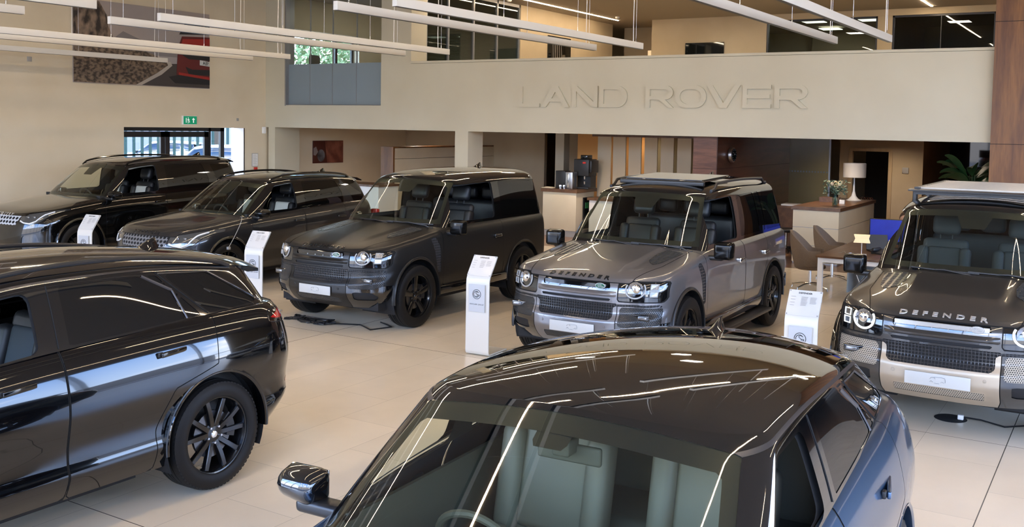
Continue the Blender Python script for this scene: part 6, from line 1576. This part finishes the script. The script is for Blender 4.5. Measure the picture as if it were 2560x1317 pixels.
t=thing('office_shelf','brown cabinet top running below the upper office window','cabinet',(-18.7,21.0,0)); B().box(-.33,.33,-1.9,1.95,2.9,4.07).build('cabinet_body',M['walnut_t'],t)
t=thing('office_chair','dark high-backed chair at the left of the upper office window','chair',(-17.9,19.35,2.9),.2); B().box(-.22,.22,-.25,.25,.45,.55,bev=.04).build('seat',M['softblack'],t,True); B().box(-.26,-.18,-.24,.24,.5,1.42,bev=.05).build('backrest',M['softblack'],t,True); B().cyl((0,0,0),(0,0,.46),.04).build('column',M['grey'],t)
# door leaf, wall switch on the ground floor right
o=wallbox('light_switch',0,0,.16,.16,.01,M['grey_plate'],'small metal switch plate right of the dark doorway','switch'); o.rotation_euler=(0,0,-PI/2); o.location=(-5.2,28.49,1.55)
# ------------------------------------------------------------ person behind the right-hand car
t=thing('person','person with short brown hair sitting behind the roof-rack car, only the head edge visible','person',(-3.20,17.8,0),0); t.scale=(1,1,.945)
sk=mat('skin',(.45,.26,.18),.55); cl=mat('navy_jumper',(.02,.03,.06),.8)
bm=bmesh.new(); bmesh.ops.create_uvsphere(bm,u_segments=20,v_segments=14,radius=.1)
for v in bm.verts: 
    v.co.z*=1.25; v.co.y*=1.1
    if v.co.y<0 and v.co.z<-.02: v.co.x*=.85
b=B().bm(bm,Matrix.Translation((0,-.05,1.18))); b.cyl((0,0,.98),(0,-.02,1.1),.06,.055,14); b.lathe([(0,.45),(.17,.47),(.19,.7),(.2,.88),(.12,.98),(.06,1.0),(0,1.0)],20)
b.cyl((-.2,0,.9),(-.26,-.15,.68),.05,.04,12).cyl((-.26,-.15,.68),(-.12,-.38,.75),.04,.03,12).cyl((.2,0,.9),(.26,-.15,.68),.05,.04,12).cyl((.26,-.15,.68),(.12,-.38,.75),.04,.03,12).cyl((-.09,0,.5),(-.1,-.42,.5),.08,.06,12).cyl((.09,0,.5),(.1,-.42,.5),.08,.06,12).cyl((-.1,-.42,.5),(-.1,-.42,.03),.055,.04,12).cyl((.1,-.42,.5),(.1,-.42,.03),.055,.04,12).box(-.14,-.06,-.55,-.38,0,.07).box(.06,.14,-.55,-.38,0,.07)
b.build('body',sk,t,True)
bm=bmesh.new(); bmesh.ops.create_uvsphere(bm,u_segments=20,v_segments=14,radius=.108)
for v in bm.verts: v.co.z=max(v.co.z*1.25,-.02 if v.co.y<0.02 else -.1)
B().bm(bm,Matrix.Translation((0,-.035,1.20))).build('hair',mat('brown_hair',(.06,.03,.015),.7),t,True)
B().lathe([(.0,.46),(.185,.47),(.20,.7),(.21,.88),(.13,.985),(.07,1.0)],20).build('jumper',cl,t,True)
t2=thing('desk_chair','grey swivel chair under the seated person behind the roof-rack car','chair',(-3.20,17.85,0)); B().box(-.22,.22,-.22,.22,.32,.40,bev=.03).build('seat',M['grey'],t2,True); B().cyl((0,0,.0),(0,0,.33),.03).build('column',M['grey'],t2); B().box(-.2,.2,.23,.28,.5,.95,bev=.03).build('backrest',M['grey'],t2,True)
# ------------------------------------------------------------ outside the fire exit and windows
t=thing('fence','dark green steel paling fence seen through the fire exit doors','fence',(-36.7,31.2,-.2))
for i in range(34):
    y=-5.7+i*.34; x=-1.9+i*.12
    if i==0: proto=B().box(-.03,.03,-.06,.06,0,2.9).build('fence_pale',M['fencegreen'],t); proto.location=(x,y,0)
    else: o=proto.copy(); link(o,t); o.location=(x,y,0)
for z in(.6,2.5): B().tube([(-2.05,-5.9,z),(1.98,5.6,z)],.025,6).build('fence_rail',M['fencegreen'],t)
def tree(x,y,h,r,label,seed,grp='trees outside the building'):
    t=thing('tree',label,'tree',(x,y,-.2),0,grp); random.seed(seed); B().tube([(0,0,0),(.1,0,h*.3),(0,.1,h*.6)],.18,8,taper=[1,.8,.5]).build('trunk',M['bark'],t,True)
    V=[];F=[]
    for i in range(2600):
        u=random.random()*2*PI; w=math.acos(2*random.random()-1); q=r*random.random()**.33*(.8+.2*math.sin(u*3+w*4)); c=Vector((math.cos(u)*math.sin(w)*q,math.sin(u)*math.sin(w)*q,h*.62+math.cos(w)*q*.9)); d=Vector((random.uniform(-1,1),random.uniform(-1,1),random.uniform(-1,1))).normalized()*.13; n=d.orthogonal().normalized()*.07; k=len(V); V+=[c-d,c+n,c+d,c-n]; F.append((k,k+1,k+2,k+3))
    mesh_obj('foliage',V,F,M['foliage'],t)
tree(-29.5,33.5,9,3.6,'leafy green tree seen through the upper office window, left one',1); tree(-36,43,9.5,3.8,'leafy green tree seen through the upper office window, right one',2); tree(-43,38,9.0,3.6,'leafy green tree furthest back beyond the upper office window',3)
P_ICE=paint('silver_blue_car_paint',(.30,.34,.40),.6,.3,1); P_RED=paint('red_car_paint',(.45,.02,.02),.2,.3,1); P_WHITE=paint('white_car_paint',(.7,.7,.7),0,.3,1)
discovery('car','silver blue car parked outside the fire exit doors',(-31.5,25.6,-.2),MM_(-150),P_ICE,True,text=None,outside=True,step_=.12,rails=False)
discovery('car','bright red car parked outside behind the green fence',(-39.5,37.0,-.2),MM_(-135),P_RED,True,text=None,outside=True,step_=.14,rails=False)
discovery('car','white car parked outside behind the fence, left of the red car',(-43.5,33.0,-.2),MM_(-150),P_WHITE,False,text=None,outside=True,step_=.14,rails=False)
# what stands across the road, seen in the paintwork
def block(x0,x1,y0,y1,h,m,label):
    o=B().box(x0,x1,y0,y1,-.2,h).build('building',M[m]); tag(o,label,'building')
block(-62,-56,18,75,6.5,'farbuild2','long grey block added beyond the fence to shut out bright sky')  # added block, dims the sky seen through the fire exit
block(-40,40,-44,-38,7.5,'farbuild','long pale building across the road, only mirrored in the paintwork')
block(38,44,-30,40,6.0,'farbuild2','low grey building beyond the right-hand glass, only mirrored in the paintwork')
for i,(x,y) in enumerate(((14,6),(15,11.5),(13.5,0.5),(-8,-12),(-1,-12.5))):
    discovery('car',('dark parked car outside the right-hand glass wall','grey parked car outside the right-hand glass wall, furthest away','silver parked car outside the right-hand glass wall, nearest','dark blue parked car outside behind the camera, left','pale parked car outside behind the camera, right')[i],(x,y,-.2),MM_(180 if i<3 else 90),(P_BLACK2,P_GREY,P_ICE,P_DGREY,P_WHITE)[i],False,text=None,outside=True,step_=.14,rails=False) if i in(0,2) else None
